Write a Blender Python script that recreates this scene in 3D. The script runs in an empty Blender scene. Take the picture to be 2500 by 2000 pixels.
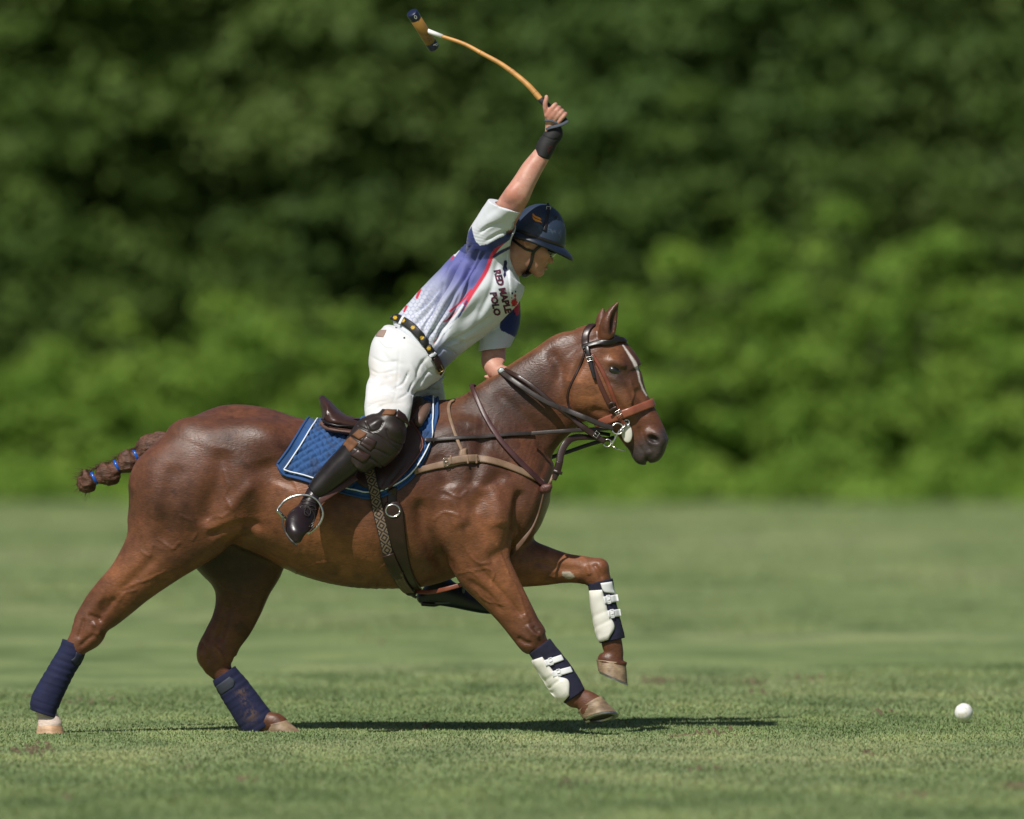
import bpy, bmesh, math, random
import numpy as np
from mathutils import Vector, Matrix
from mathutils.bvhtree import BVHTree
from concurrent.futures import ThreadPoolExecutor
POOL = ThreadPoolExecutor(4)
random.seed(7); rng = np.random.default_rng(7)
SC = bpy.context.scene
COL = SC.collection
R = math.radians
# ------------------------------------------------------------------ camera, sky, sun, exposure
CAM_D, CAM_H, PXM = 45.0, 1.8, 620.0        # metres to the horse, lens height, photo pixels per metre at the horse
HOR = 674.0                                  # photo row of the horizon
cam = bpy.data.cameras.new('camera')
cam_o = bpy.data.objects.new('camera', cam); COL.objects.link(cam_o)
cam_o.location = (0, -CAM_D, CAM_H); cam_o.rotation_euler = (R(90), 0, 0)
cam.sensor_width = 36.0; cam.sensor_fit = 'HORIZONTAL'
cam.lens = 36.0*PXM*CAM_D/2500.0
cam.shift_y = -(1000-HOR)/2500.0
cam.clip_start = 1.0; cam.clip_end = 1500.0
cam.dof.use_dof = True; cam.dof.focus_distance = CAM_D-0.1; cam.dof.aperture_fstop = 2.0
SC.camera = cam_o
SUN = Vector((-0.39, -0.75, 1.0)).normalized()       # towards the sun
wd = bpy.data.worlds.new('World'); SC.world = wd; wd.use_nodes = True
nt = wd.node_tree; bg = nt.nodes['Background']
sky = nt.nodes.new('ShaderNodeTexSky'); sky.sky_type = 'NISHITA'; sky.sun_disc = False
sky.sun_elevation = math.asin(SUN.z); sky.sun_rotation = math.atan2(SUN.x, SUN.y)
sky.air_density = 1.0; sky.dust_density = 1.6; sky.ozone_density = 1.0
nt.links.new(sky.outputs[0], bg.inputs[0]); bg.inputs[1].default_value = 0.054
sl = bpy.data.lights.new('sun', 'SUN'); sl.energy = 4.8; sl.angle = R(0.55); sl.color = (1.0, 0.955, 0.89)
so = bpy.data.objects.new('sun', sl); COL.objects.link(so)
so.rotation_euler = (-SUN).to_track_quat('-Z', 'Y').to_euler(); so.location = (-8, -10, 20)
vs = SC.view_settings; vs.view_transform = 'Standard'; vs.look = 'None'; vs.exposure = 0.0; vs.gamma = 1.0
vs.use_curve_mapping = False
SC.cycles.use_denoising = True
try: SC.cycles.denoiser = 'OPENIMAGEDENOISE'
except Exception: pass
SC.cycles.max_bounces = 6; SC.cycles.transparent_max_bounces = 8
# ------------------------------------------------------------------ photo pixel + depth -> place
def P(px, py, Y=0.0):
    s = (CAM_D+Y)/CAM_D/PXM
    return Vector(((px-1250.0)*s, Y, CAM_H+(HOR-py)*s))
def Pn(a):
    a = np.asarray(a, float); s = (CAM_D+a[:, 2])/CAM_D/PXM
    return np.stack([(a[:, 0]-1250)*s, a[:, 2], CAM_H+(HOR-a[:, 1])*s], 1)
def pix(v):
    s = PXM*CAM_D/(CAM_D+v[:, 1])
    return 1250+v[:, 0]*s, HOR-(v[:, 2]-CAM_H)*s
def tag(o, label=None, cat=None, group=None, kind=None):
    if label: o['label'] = label
    if cat: o['category'] = cat
    if group: o['group'] = group
    if kind: o['kind'] = kind
    return o
def empty(name, loc):
    o = bpy.data.objects.new(name, None); COL.objects.link(o); o.location = loc; o.empty_display_size = 0.1
    return o
def root_of(o):
    while o.parent: o = o.parent
    return o
def mesh_obj(name, verts, faces, mat=None, parent=None, smooth=True, col=None):
    me = bpy.data.meshes.new(name)
    verts = np.asarray(verts, np.float32)
    if isinstance(faces, np.ndarray) and len(faces):
        k = faces.shape[1]
        me.vertices.add(len(verts)); me.vertices.foreach_set('co', verts.ravel())
        me.loops.add(faces.size); me.loops.foreach_set('vertex_index', faces.astype(np.int32).ravel())
        me.polygons.add(len(faces)); me.polygons.foreach_set('loop_start', np.arange(0, faces.size, k, dtype=np.int32))
        me.polygons.foreach_set('loop_total', np.full(len(faces), k, np.int32))
        me.update(calc_edges=True); me.validate()
    else:
        me.from_pydata([tuple(map(float, v)) for v in verts], [], [tuple(f) for f in faces]); me.update()
        bm = bmesh.new(); bm.from_mesh(me); bmesh.ops.recalc_face_normals(bm, faces=bm.faces); bm.to_mesh(me); bm.free()
    if smooth and len(me.polygons): me.polygons.foreach_set('use_smooth', np.ones(len(me.polygons), bool))
    if col is not None:
        at = me.color_attributes.new('Col', 'FLOAT_COLOR', 'POINT')
        c = np.ones((len(verts), 4), np.float32); c[:, :3] = col
        at.data.foreach_set('color', c.ravel())
    if mat: me.materials.append(mat)
    o = bpy.data.objects.new(name, me); COL.objects.link(o)
    if parent is not None: attach(o, parent)
    return o
def attach(o, parent):
    """parent without moving: every parent here is unrotated and unscaled"""
    w = Vector((0, 0, 0)); p = parent
    while p is not None: w += p.location; p = p.parent
    o.parent = parent; o.location = o.location - w
# ------------------------------------------------------------------ materials
def material(name, color=(0.5, 0.5, 0.5), rough=0.6, attr=False, spec=0.5, metal=0.0, bump=None, noise=None,
             sheen=0.0, coat=0.0, sss=None, rough_noise=None):
    """bump = (scale(s), strength, distance[, detail]); noise = (scale, amount) multiplies the colour"""
    m = bpy.data.materials.new(name); m.use_nodes = True
    n = m.node_tree.nodes; L = m.node_tree.links; b = n['Principled BSDF']
    b.inputs['Roughness'].default_value = rough; b.inputs['Metallic'].default_value = metal
    b.inputs['Specular IOR Level'].default_value = spec
    b.inputs['Sheen Weight'].default_value = sheen; b.inputs['Coat Weight'].default_value = coat
    b.inputs['Coat Roughness'].default_value = 0.25
    tc = n.new('ShaderNodeTexCoord')
    if attr:
        a = n.new('ShaderNodeAttribute'); a.attribute_name = 'Col'; src = a.outputs['Color']
    else:
        r = n.new('ShaderNodeRGB'); r.outputs[0].default_value = (*color, 1); src = r.outputs[0]
    if noise:
        t = n.new('ShaderNodeTexNoise'); t.inputs['Scale'].default_value = noise[0]; t.inputs['Detail'].default_value = 5
        L.new(tc.outputs['Object'], t.inputs['Vector'])
        mr = n.new('ShaderNodeMapRange'); mr.inputs['From Min'].default_value = 0.25; mr.inputs['From Max'].default_value = 0.75
        mr.inputs['To Min'].default_value = 1-noise[1]; mr.inputs['To Max'].default_value = 1+noise[1]
        L.new(t.outputs['Fac'], mr.inputs['Value'])
        mx = n.new('ShaderNodeVectorMath'); mx.operation = 'SCALE'
        L.new(src, mx.inputs[0]); L.new(mr.outputs[0], mx.inputs['Scale']); src = mx.outputs[0]
    L.new(src, b.inputs['Base Color'])
    if rough_noise:
        t = n.new('ShaderNodeTexNoise'); t.inputs['Scale'].default_value = rough_noise[0]; t.inputs['Detail'].default_value = 4
        L.new(tc.outputs['Object'], t.inputs['Vector'])
        mr = n.new('ShaderNodeMapRange'); mr.inputs['From Min'].default_value = 0.3; mr.inputs['From Max'].default_value = 0.7
        mr.inputs['To Min'].default_value = rough-rough_noise[1]; mr.inputs['To Max'].default_value = rough+rough_noise[1]
        L.new(t.outputs['Fac'], mr.inputs['Value']); L.new(mr.outputs[0], b.inputs['Roughness'])
    if bump:
        t = n.new('ShaderNodeTexNoise'); t.inputs['Scale'].default_value = 1.0
        t.inputs['Detail'].default_value = bump[3] if len(bump) > 3 else 3
        mp = n.new('ShaderNodeMapping'); s = bump[0]
        mp.inputs['Scale'].default_value = s if isinstance(s, (tuple, list)) else (s, s, s)
        L.new(tc.outputs['Object'], mp.inputs['Vector']); L.new(mp.outputs[0], t.inputs['Vector'])
        bp = n.new('ShaderNodeBump'); bp.inputs['Strength'].default_value = bump[1]; bp.inputs['Distance'].default_value = bump[2]
        L.new(t.outputs['Fac'], bp.inputs['Height']); L.new(bp.outputs[0], b.inputs['Normal'])
    if sss:
        b.inputs['Subsurface Weight'].default_value = sss[0]; b.inputs['Subsurface Radius'].default_value = sss[1]
        b.inputs['Subsurface Scale'].default_value = sss[2]
    return m
# ------------------------------------------------------------------ implicit shapes
def spline(a, n):
    """Catmull-Rom through the rows of a (centripetal enough for close knots)"""
    a = np.asarray(a, float); k = len(a)
    if k == 2:
        t = np.linspace(0, 1, n*2)[:, None]; return a[0]*(1-t)+a[1]*t
    e = np.vstack([2*a[0]-a[1], a, 2*a[-1]-a[-2]])
    out = []
    for i in range(k-1):
        p0, p1, p2, p3 = e[i:i+4]; t = np.linspace(0, 1, n, endpoint=False)[:, None]
        out.append(0.5*((2*p1)+(-p0+p2)*t+(2*p0-5*p1+4*p2-p3)*t*t+(-p0+3*p1-3*p2+p3)*t**3))
    out.append(a[-1:]); return np.vstack(out)
MARG = 0.06
class Tube:
    """smooth tube; stations (xL,yL,xR,yR,halfdepth,Y) are pairs of outline pixels"""
    def __init__(s, st, pw=2.0, n=8, ends=(1.0, 1.0), grow=0.0):
        rows = []
        for (xl, yl, xr, yr, b, Y) in st:
            A = P(xl, yl, Y); B = P(xr, yr, Y); c = (A+B)/2
            rows.append((c.x, c.z, (A-B).length/2+grow, b+grow, Y))
        s.setup(np.array(rows), pw, n, ends)
    def setup(s, rows, pw, n, ends):
        q = spline(rows, n); q[:, 2:4] = np.maximum(q[:, 2:4], 0.002)
        s.q = q; s.c = q[:, :2]; s.pw = pw
        t = np.gradient(s.c, axis=0); s.len = np.linalg.norm(t, axis=1)+1e-9; s.t = t/s.len[:, None]
        s.ds = np.linalg.norm(np.diff(s.c, axis=0), axis=1); s.ds = np.append(s.ds, s.ds[-1])+1e-9
        s.ra = np.array([min(q[0, 2], q[0, 3])*ends[0], min(q[-1, 2], q[-1, 3])*ends[1]])
        m = np.maximum(q[:, 2], q[:, 3]).max()
        r = q[:, 2]
        s.lo = np.array([(q[:, 0]-r).min(), (q[:, 4]-q[:, 3]).min(), (q[:, 1]-r).min()])
        s.hi = np.array([(q[:, 0]+r).max(), (q[:, 4]+q[:, 3]).max(), (q[:, 1]+r).max()])
    def f(s, p):
        xz = p[:, [0, 2]]
        d = (s.c**2).sum(1)[None, :]-2.0*(xz@s.c.T)
        j = d.argmin(1)
        off = ((xz-s.c[j])*s.t[j]).sum(1)
        u = np.clip(j+off/s.ds[j], 0, len(s.c)-1.000001)
        i = u.astype(int); fr = (u-i)[:, None]
        q = s.q[i]*(1-fr)+s.q[i+1]*fr
        t = s.t[i]*(1-fr)+s.t[i+1]*fr
        r = xz-q[:, :2]
        n = r[:, 0]*-t[:, 1]+r[:, 1]*t[:, 0]
        a = (r*t).sum(1); a = np.where((u <= 0) | (u >= len(s.c)-1.00001), a, 0)
        ra = np.where(u < len(s.c)/2, s.ra[0], s.ra[1])
        b = p[:, 1]-q[:, 4]
        N = n/q[:, 2]; B = b/q[:, 3]; A = a/ra
        k0 = np.sqrt(N*N+B*B+A*A)+1e-6; N /= q[:, 2]; B /= q[:, 3]; A /= ra
        k1 = np.sqrt(N*N+B*B+A*A)/k0+1e-6
        return np.maximum((k0-1)/k1, -0.2)
class Tube3(Tube):
    """round tube through points (px,py,Y,radius in metres), true 3-D"""
    def __init__(s, pts, n=6, flat=1.0):
        a = np.array(pts, float); w = Pn(a[:, :3])
        q = spline(np.hstack([w, a[:, 3:4]]), n); s.c = q[:, :3]; s.r = np.maximum(q[:, 3], 0.001)
        t = np.gradient(s.c, axis=0); s.t = t/(np.linalg.norm(t, axis=1)[:, None]+1e-9)
        s.ds = np.linalg.norm(np.diff(s.c, axis=0), axis=1); s.ds = np.append(s.ds, s.ds[-1])+1e-9
        s.lo = (s.c-s.r[:, None]).min(0); s.hi = (s.c+s.r[:, None]).max(0)
    def f(s, p):
        d = (s.c**2).sum(1)[None, :]-2.0*(p@s.c.T); j = d.argmin(1)
        off = ((p-s.c[j])*s.t[j]).sum(1); u = np.clip(j+off/s.ds[j], 0, len(s.c)-1.000001)
        i = u.astype(int); fr = (u-i)
        c = s.c[i]*(1-fr)[:, None]+s.c[i+1]*fr[:, None]
        return np.linalg.norm(p-c, axis=1)-(s.r[i]*(1-fr)+s.r[i+1]*fr)
class Ell:
    """ellipsoid: centre pixel + Y, radii (px along, px across, metres deep), turned in the picture plane by deg"""
    def __init__(s, px, py, Y, ra, rb, ry, deg=0.0, yaw=0.0):
        s.c = np.array(P(px, py, Y)); a = R(-deg)
        e1 = np.array([math.cos(a), 0, math.sin(a)]); e3 = np.array([-math.sin(a), 0, math.cos(a)]); e2 = np.array([0, 1.0, 0])
        if yaw:
            y = R(yaw); e1, e2 = e1*math.cos(y)+e2*math.sin(y), e2*math.cos(y)-e1*math.sin(y)
        s.M = np.stack([e1, e2, e3], 1); s.r = np.array([ra/PXM, ry, rb/PXM])
        ext = np.sqrt(((s.M*s.r)**2).sum(1)); s.lo = s.c-ext; s.hi = s.c+ext
    def f(s, p):
        l = (p-s.c)@s.M; k0 = np.linalg.norm(l/s.r, axis=1)+1e-6; k1 = np.linalg.norm(l/s.r**2, axis=1)+1e-6
        return np.maximum(k0*(k0-1)/k1, -0.2)
class Half:
    """keeps the side of a plane through pixel (px,py,Y) that n points away from"""
    def __init__(s, px, py, Y, nx, nz, ny=0.0, lo=None, hi=None):
        s.c = np.array(P(px, py, Y)); s.n = np.array(Vector((nx, ny, nz)).normalized())
        s.lo = np.full(3, -99.) if lo is None else np.array(lo); s.hi = np.full(3, 99.) if hi is None else np.array(hi)
    def f(s, p): return np.where(((p > s.lo) & (p < s.hi)).all(1), (p-s.c)@s.n, -1.0)
def smin(a, b, k):
    if k <= 0: return np.minimum(a, b)
    h = np.maximum(k-np.abs(a-b), 0)/k
    return np.minimum(a, b)-h*h*k*0.25
class Solid:
    def __init__(s): s.ops = []
    def add(s, g, k=0.02): s.ops.append(('u', g, k)); return s
    def cut(s, g, k=0.01): s.ops.append(('s', g, k)); return s
    def clip(s, g, k=0.0): s.ops.append(('i', g, k)); return s
    def bounds(s):
        lo = np.min([g.lo for o, g, k in s.ops if o == 'u'], 0); hi = np.max([g.hi for o, g, k in s.ops if o == 'u'], 0)
        return lo-0.02, hi+0.02
    def at(s, p):
        if len(p) < 20000: return s.at1(p)
        return np.concatenate(list(POOL.map(s.at1, np.array_split(p, max(4, len(p)//30000)))))
    def at1(s, p):
        """plain evaluation on a point list"""
        f = np.full(len(p), 1.0)
        for o, g, k in s.ops:
            m = MARG+k
            sel = np.nonzero(((p > g.lo-m) & (p < g.hi+m)).all(1))[0]
            if len(sel): f[sel] = s.comb(o, f[sel], g.f(p[sel]), k)
        return f
    def comb(s, o, f, d, k):
        if o == 'u': return smin(f, d, k)
        if o == 's': return -smin(-f, d, k)
        return -smin(-f, -d, k)
    def blocks(s, p, lo, hi):
        """p (B,n,3); lo,hi (B,3) block bounds"""
        f = np.full(p.shape[:2], 1.0)
        for o, g, k in s.ops:
            m = MARG+k
            sel = np.nonzero(((hi > g.lo-m) & (lo < g.hi+m)).all(1))[0]
            for c in range(0, len(sel), 400):
                q = sel[c:c+400]; d = g.f(p[q].reshape(-1, 3)).reshape(len(q), -1)
                f[q] = s.comb(o, f[q], d, k)
        return f
    def mesh(s, h, newton=2, slack=1.0):
        n = 8; lo, hi = s.bounds(); H = n*h
        dim = np.ceil((hi-lo)/H).astype(int)+1
        g = np.stack(np.meshgrid(*[np.arange(d) for d in dim], indexing='ij'), -1).reshape(-1, 3)
        cen = lo+(g+0.5)*H
        fc = s.at(cen); keep = np.abs(fc) < (H*0.9+0.004)*slack
        g = g[keep]; base = lo+g*H
        o = np.arange(n+1)*h
        loc = np.stack(np.meshgrid(o, o, o, indexing='ij'), -1).reshape(-1, 3)
        F = np.empty((len(g), (n+1)**3))
        def job(c):
            b = base[c:c+150]
            F[c:c+150] = s.blocks(b[:, None, :]+loc[None], b, b+H)
        list(POOL.map(job, range(0, len(g), 150)))
        F = F.reshape(-1, n+1, n+1, n+1); S = F < 0
        cnt = sum(S[:, i:i+n, j:j+n, k:k+n].astype(np.int8) for i in (0, 1) for j in (0, 1) for k in (0, 1))
        bi, ci, cj, ck = np.nonzero((cnt > 0) & (cnt < 8))
        acc = np.zeros((len(bi), 3)); wt = np.zeros(len(bi))
        C = lambda a, b, c: F[bi, ci+a, cj+b, ck+c]
        cor = [(a, b, c) for a in (0, 1) for b in (0, 1) for c in (0, 1)]
        vals = {q: C(*q) for q in cor}
        for a in cor:
            for ax in range(3):
                if a[ax] == 0:
                    b = list(a); b[ax] = 1; b = tuple(b); fa, fb = vals[a], vals[b]
                    x = (fa < 0) != (fb < 0); t = np.where(x, fa/np.where(x, fa-fb, 1), 0)
                    pt = np.tile(np.array(a, float), (len(bi), 1)); pt[:, ax] += t
                    acc += pt*x[:, None]; wt += x
        gi = g[bi]*n+np.stack([ci, cj, ck], 1)
        V = lo+(gi+acc/wt[:, None])*h
        D = (dim*n+2).astype(np.int64)
        key = lambda q: (q[:, 0].astype(np.int64)*D[1]+q[:, 1])*D[2]+q[:, 2]
        ks = key(gi); order = np.argsort(ks); sk = ks[order]
        faces = []
        for ax in range(3):
            sl0 = [slice(0, n)]*3; sl1 = [slice(0, n)]*3; sl1[ax] = slice(1, n+1)
            s0 = S[(slice(None), *sl0)]; s1 = S[(slice(None), *sl1)]
            eb, ei, ej, ek = np.nonzero(s0 != s1)
            fl = s0[eb, ei, ej, ek]
            e = g[eb]*n+np.stack([ei, ej, ek], 1)
            a1, a2 = (ax+1) % 3, (ax+2) % 3
            idx = []; ok = np.ones(len(e), bool)
            for d1, d2 in ((0, 0), (-1, 0), (-1, -1), (0, -1)):
                q = e.copy(); q[:, a1] += d1; q[:, a2] += d2
                kk = key(q); pos = np.clip(np.searchsorted(sk, kk), 0, len(sk)-1)
                ok &= sk[pos] == kk; idx.append(order[pos])
            fq = np.stack(idx, 1); fq[~fl] = fq[~fl][:, ::-1]
            faces.append(fq[ok])
        Fq = np.vstack(faces)
        for _ in range(newton):
            f0 = s.at(V); e = h*0.4
            G = np.stack([s.at(V+np.eye(3)[a]*e)-f0 for a in range(3)], 1)/e
            gn = (G**2).sum(1)+1e-6
            st = -f0[:, None]*G/np.maximum(gn, 0.25)[:, None]
            ln = np.linalg.norm(st, axis=1)[:, None]+1e-9
            V = V+st*np.minimum(1, 0.6*h/ln)
        return V, Fq
def vnormals(V, F):
    n = np.zeros_like(V); a = V[F[:, 2]]-V[F[:, 0]]; b = V[F[:, 3]]-V[F[:, 1]] if F.shape[1] == 4 else V[F[:, 1]]-V[F[:, 0]]
    fn = np.cross(a, b)
    if F.shape[1] == 3: fn = -fn
    for k in range(F.shape[1]): np.add.at(n, F[:, k], fn)
    return n/(np.linalg.norm(n, axis=1)[:, None]+1e-12)
def relax(V, F, it=1, w=0.5):
    e = np.vstack([F[:, [0, 1]], F[:, [1, 2]], F[:, [2, 3]], F[:, [3, 0]]])
    for _ in range(it):
        s = np.zeros_like(V); c = np.zeros(len(V))
        np.add.at(s, e[:, 0], V[e[:, 1]]); np.add.at(c, e[:, 0], 1)
        V = V+(s/np.maximum(c, 1)[:, None]-V)*w
    return V
NTAB = np.random.default_rng(3).random(65536)
def vnoise(p, scale, seed=0):
    """cheap smooth value noise on points, 0..1"""
    q = np.asarray(p)*scale+seed*17.31; i = np.floor(q).astype(np.int64); f = q-i; f = f*f*(3-2*f)
    def h(a, b, c): return NTAB[(a*73856093 ^ b*19349663 ^ c*83492791) & 65535]
    r = 0
    for a in (0, 1):
        for b in (0, 1):
            for c in (0, 1):
                w = (f[:, 0] if a else 1-f[:, 0])*(f[:, 1] if b else 1-f[:, 1])*(f[:, 2] if c else 1-f[:, 2])
                r = r+w*h(i[:, 0]+a, i[:, 1]+b, i[:, 2]+c)
    return r
def fbm(p, scale, seed=0, o=4):
    return sum(vnoise(p, scale*2**k, seed+k)*0.5**k for k in range(o))/sum(0.5**k for k in range(o))
def sstep(a, b, x):
    t = np.clip((x-a)/(b-a), 0, 1); return t*t*(3-2*t)
def blob(px, py, cx, cy, rx, ry, deg=0):
    a = R(deg); dx, dy = px-cx, py-cy
    u = (dx*math.cos(a)+dy*math.sin(a))/rx; v = (-dx*math.sin(a)+dy*math.cos(a))/ry
    return np.exp(-(u*u+v*v))
def poly_dist(px, py, pts):
    """distance in photo pixels to a polyline, and the arc position 0..1"""
    pts = np.asarray(pts, float); best = np.full(len(px), 1e9); arc = np.zeros(len(px))
    L = np.r_[0, np.cumsum(np.linalg.norm(np.diff(pts, axis=0), axis=1))]
    for i in range(len(pts)-1):
        a, b = pts[i], pts[i+1]; d = b-a; t = np.clip(((px-a[0])*d[0]+(py-a[1])*d[1])/(d@d), 0, 1)
        r = np.hypot(px-a[0]-t*d[0], py-a[1]-t*d[1]); m = r < best
        best[m] = r[m]; arc[m] = (L[i]+t[m]*(L[i+1]-L[i]))/L[-1]
    return best, arc
def in_poly(px, py, pts):
    r = np.zeros(len(px), bool); pts = np.asarray(pts, float); n = len(pts)
    for i in range(n):
        (x1, y1), (x2, y2) = pts[i], pts[(i+1) % n]
        c = ((y1 > py) != (y2 > py)) & (px < (x2-x1)*(py-y1)/((y2-y1) if y2 != y1 else 1e-9)+x1)
        r ^= c
    return r
def mix(c, col, w):
    return c*(1-w[:, None])+np.array(col)*w[:, None]
def bvh_of(V, F): return BVHTree.FromPolygons([tuple(v) for v in V.tolist()], F.tolist())
# ------------------------------------------------------------------ plain mesh builders
def loft(rings, close=True, caps=(True, True)):
    """rings: list of (n,3) arrays"""
    n = len(rings[0]); V = np.vstack(rings); F = []
    for i in range(len(rings)-1):
        for j in range(n if close else n-1):
            k = (j+1) % n; F.append((i*n+j, i*n+k, (i+1)*n+k, (i+1)*n+j))
    if caps[0]: F.append(tuple(range(n))[::-1])
    if caps[1]: F.append(tuple(range((len(rings)-1)*n, len(rings)*n)))
    return V, F
def frames(pts):
    pts = np.asarray(pts, float); t = np.gradient(pts, axis=0); t /= np.linalg.norm(t, axis=1)[:, None]+1e-12
    up = np.array([0.0, -1.0, 0.02]); nn = []
    u = up-t[0]*(up@t[0]);
    if np.linalg.norm(u) < 1e-3: u = np.array([1.0, 0, 0])-t[0]*t[0][0]
    u /= np.linalg.norm(u)
    for k in range(len(pts)):
        u = u-t[k]*(u@t[k]); u /= np.linalg.norm(u)+1e-12; nn.append(u.copy())
    return t, np.array(nn)
def pipe(pts, rad, seg=8, close=False):
    """round tube through 3-D points; rad scalar or per point"""
    pts = np.asarray(pts, float); t, u = frames(pts); w = np.cross(t, u); rad = np.broadcast_to(rad, len(pts))
    a = np.linspace(0, 2*math.pi, seg, endpoint=False)
    rings = [pts[i]+rad[i]*(np.cos(a)[:, None]*u[i]+np.sin(a)[:, None]*w[i]) for i in range(len(pts))]
    if close: return loft(rings+[rings[0]], caps=(False, False))
    return loft(rings)
def ribbon(pts, nor, width, thick, close=False):
    """flat strap: pts on its centre line, nor the outward normals; rounded edges"""
    pts = np.asarray(pts, float); nor = np.asarray(nor, float)
    if close:
        t = np.roll(pts, -1, 0)-np.roll(pts, 1, 0)
    else: t = np.gradient(pts, axis=0)
    t /= np.linalg.norm(t, axis=1)[:, None]+1e-12
    nor = nor-t*(nor*t).sum(1)[:, None]; nor /= np.linalg.norm(nor, axis=1)[:, None]+1e-12
    c = np.cross(t, nor); width = np.broadcast_to(width, len(pts))
    prof = [(-.5, .2), (-.44, .85), (-.3, 1), (0, 1.05), (.3, 1), (.44, .85), (.5, .2), (.44, -.1), (-.44, -.1)]
    rings = [np.array([pts[i]+c[i]*width[i]*a+nor[i]*thick*b for a, b in prof]) for i in range(len(pts))]
    if close: return loft(rings+[rings[0]], caps=(False, False))
    return loft(rings)
def join_parts(parts):
    V = []; F = []; o = 0
    for v, f in parts:
        V.append(np.asarray(v)); F += [tuple(i+o for i in q) for q in (f.tolist() if isinstance(f, np.ndarray) else f)]; o += len(v)
    return np.vstack(V), F

# ------------------------------------------------------------------ laying straps and patches on a surface
def cast(px, py, bvhs, side=-1):
    a = P(px, py, side*1.6); b = P(px, py, -side*1.6); d = (b-a).normalized(); best = None
    for bv in bvhs:
        h = bv.ray_cast(a, d)
        if h[0] is not None and (best is None or h[3] < best[2]):
            n = h[1] if h[1].dot(d) < 0 else -h[1]
            best = (h[0], n, h[3])
    return best
def drape(pts, bvhs, off=0.003, side=-1, n=10, sm=3):
    """px path -> points and normals on the surface seen from that side; a third entry per point forces its depth Y"""
    a = np.array([(p[0], p[1]) for p in pts], float); q = spline(a, n)
    fy = np.array([p[2] if len(p) > 2 and p[2] is not None else np.nan for p in pts]); u = np.linspace(0, len(pts)-1, len(q))
    out = np.zeros((len(q), 3)); nor = np.zeros((len(q), 3)); ok = np.zeros(len(q), bool)
    for i, (x, y) in enumerate(q):
        k0, k1 = int(math.floor(u[i])), int(math.ceil(u[i]))
        if not np.isnan(fy[k0]) and not np.isnan(fy[k1]):
            Y = fy[k0]+(fy[k1]-fy[k0])*(u[i]-k0); out[i] = P(x, y, Y); nor[i] = (0, side, 0.15); ok[i] = True; continue
        h = cast(x, y, bvhs, side)
        if h: out[i] = h[0]; nor[i] = h[1]; ok[i] = True
    idx = np.nonzero(ok)[0]
    if len(idx) and len(idx) < len(q):
        for i in np.nonzero(~ok)[0]:
            j = idx[np.abs(idx-i).argmin()]; v = P(q[i][0], q[i][1], out[j][1]); out[i] = v; nor[i] = nor[j]
    for _ in range(sm):
        out[1:-1] = out[1:-1]*.5+(out[:-2]+out[2:])*.25; nor[1:-1] = nor[1:-1]*.4+(nor[:-2]+nor[2:])*.3
    nor /= np.linalg.norm(nor, axis=1)[:, None]+1e-9
    return out+nor*off, nor
def strap(name, pts, w, mat, parent, bvhs, off=0.003, thick=0.004, side=-1, n=10, sm=3):
    p, q = drape(pts, bvhs, off, side, n, sm); V, F = ribbon(p, q, np.asarray(w)/PXM if np.isscalar(w) else np.interp(np.linspace(0, 1, len(p)), np.linspace(0, 1, len(w)), w)/PXM, thick)
    return mesh_obj(name, V, F, mat, parent)
def ring(A, B, bvhs, Y0, off=0.003, n=56, sm=2, cen=None, far=1.0):
    """closed loop where the plane through photo line A-B (and the view depth) cuts the surface"""
    c = P((A[0]+B[0])/2, (A[1]+B[1])/2, Y0) if cen is None else P(cen[0], cen[1], Y0); e = (P(*B, Y0)-P(*A, Y0)).normalized(); out = []
    for k in range(n):
        t = 2*math.pi*k/n; d = e*math.cos(t)+Vector((0, math.sin(t), 0)); best = None
        for bv in bvhs:
            h = bv.ray_cast(c, d, far)
            if h[0] is not None and (best is None or h[3] > best): best = h[3]
        out.append(np.array(c+d*(best if best is not None else 0.05)))
    out = np.array(out)
    for _ in range(sm): out = out*.5+(np.roll(out, 1, 0)+np.roll(out, -1, 0))*.25
    t = np.roll(out, -1, 0)-np.roll(out, 1, 0); pn = np.array(e.cross(Vector((0, 1, 0))))
    nor = np.cross(t, pn); nor /= np.linalg.norm(nor, axis=1)[:, None]+1e-9
    cc = out.mean(0); s = np.sign(((out-cc)*nor).sum(1)); nor *= s[:, None]
    return out+nor*off, nor
def ring_strap(name, A, B, w, mat, parent, bvhs, Y0, off=0.003, thick=0.004, **k):
    p, q = ring(A, B, bvhs, Y0, off, **k); V, F = ribbon(p, q, w/PXM, thick, close=True)
    return mesh_obj(name, V, F, mat, parent)
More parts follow.
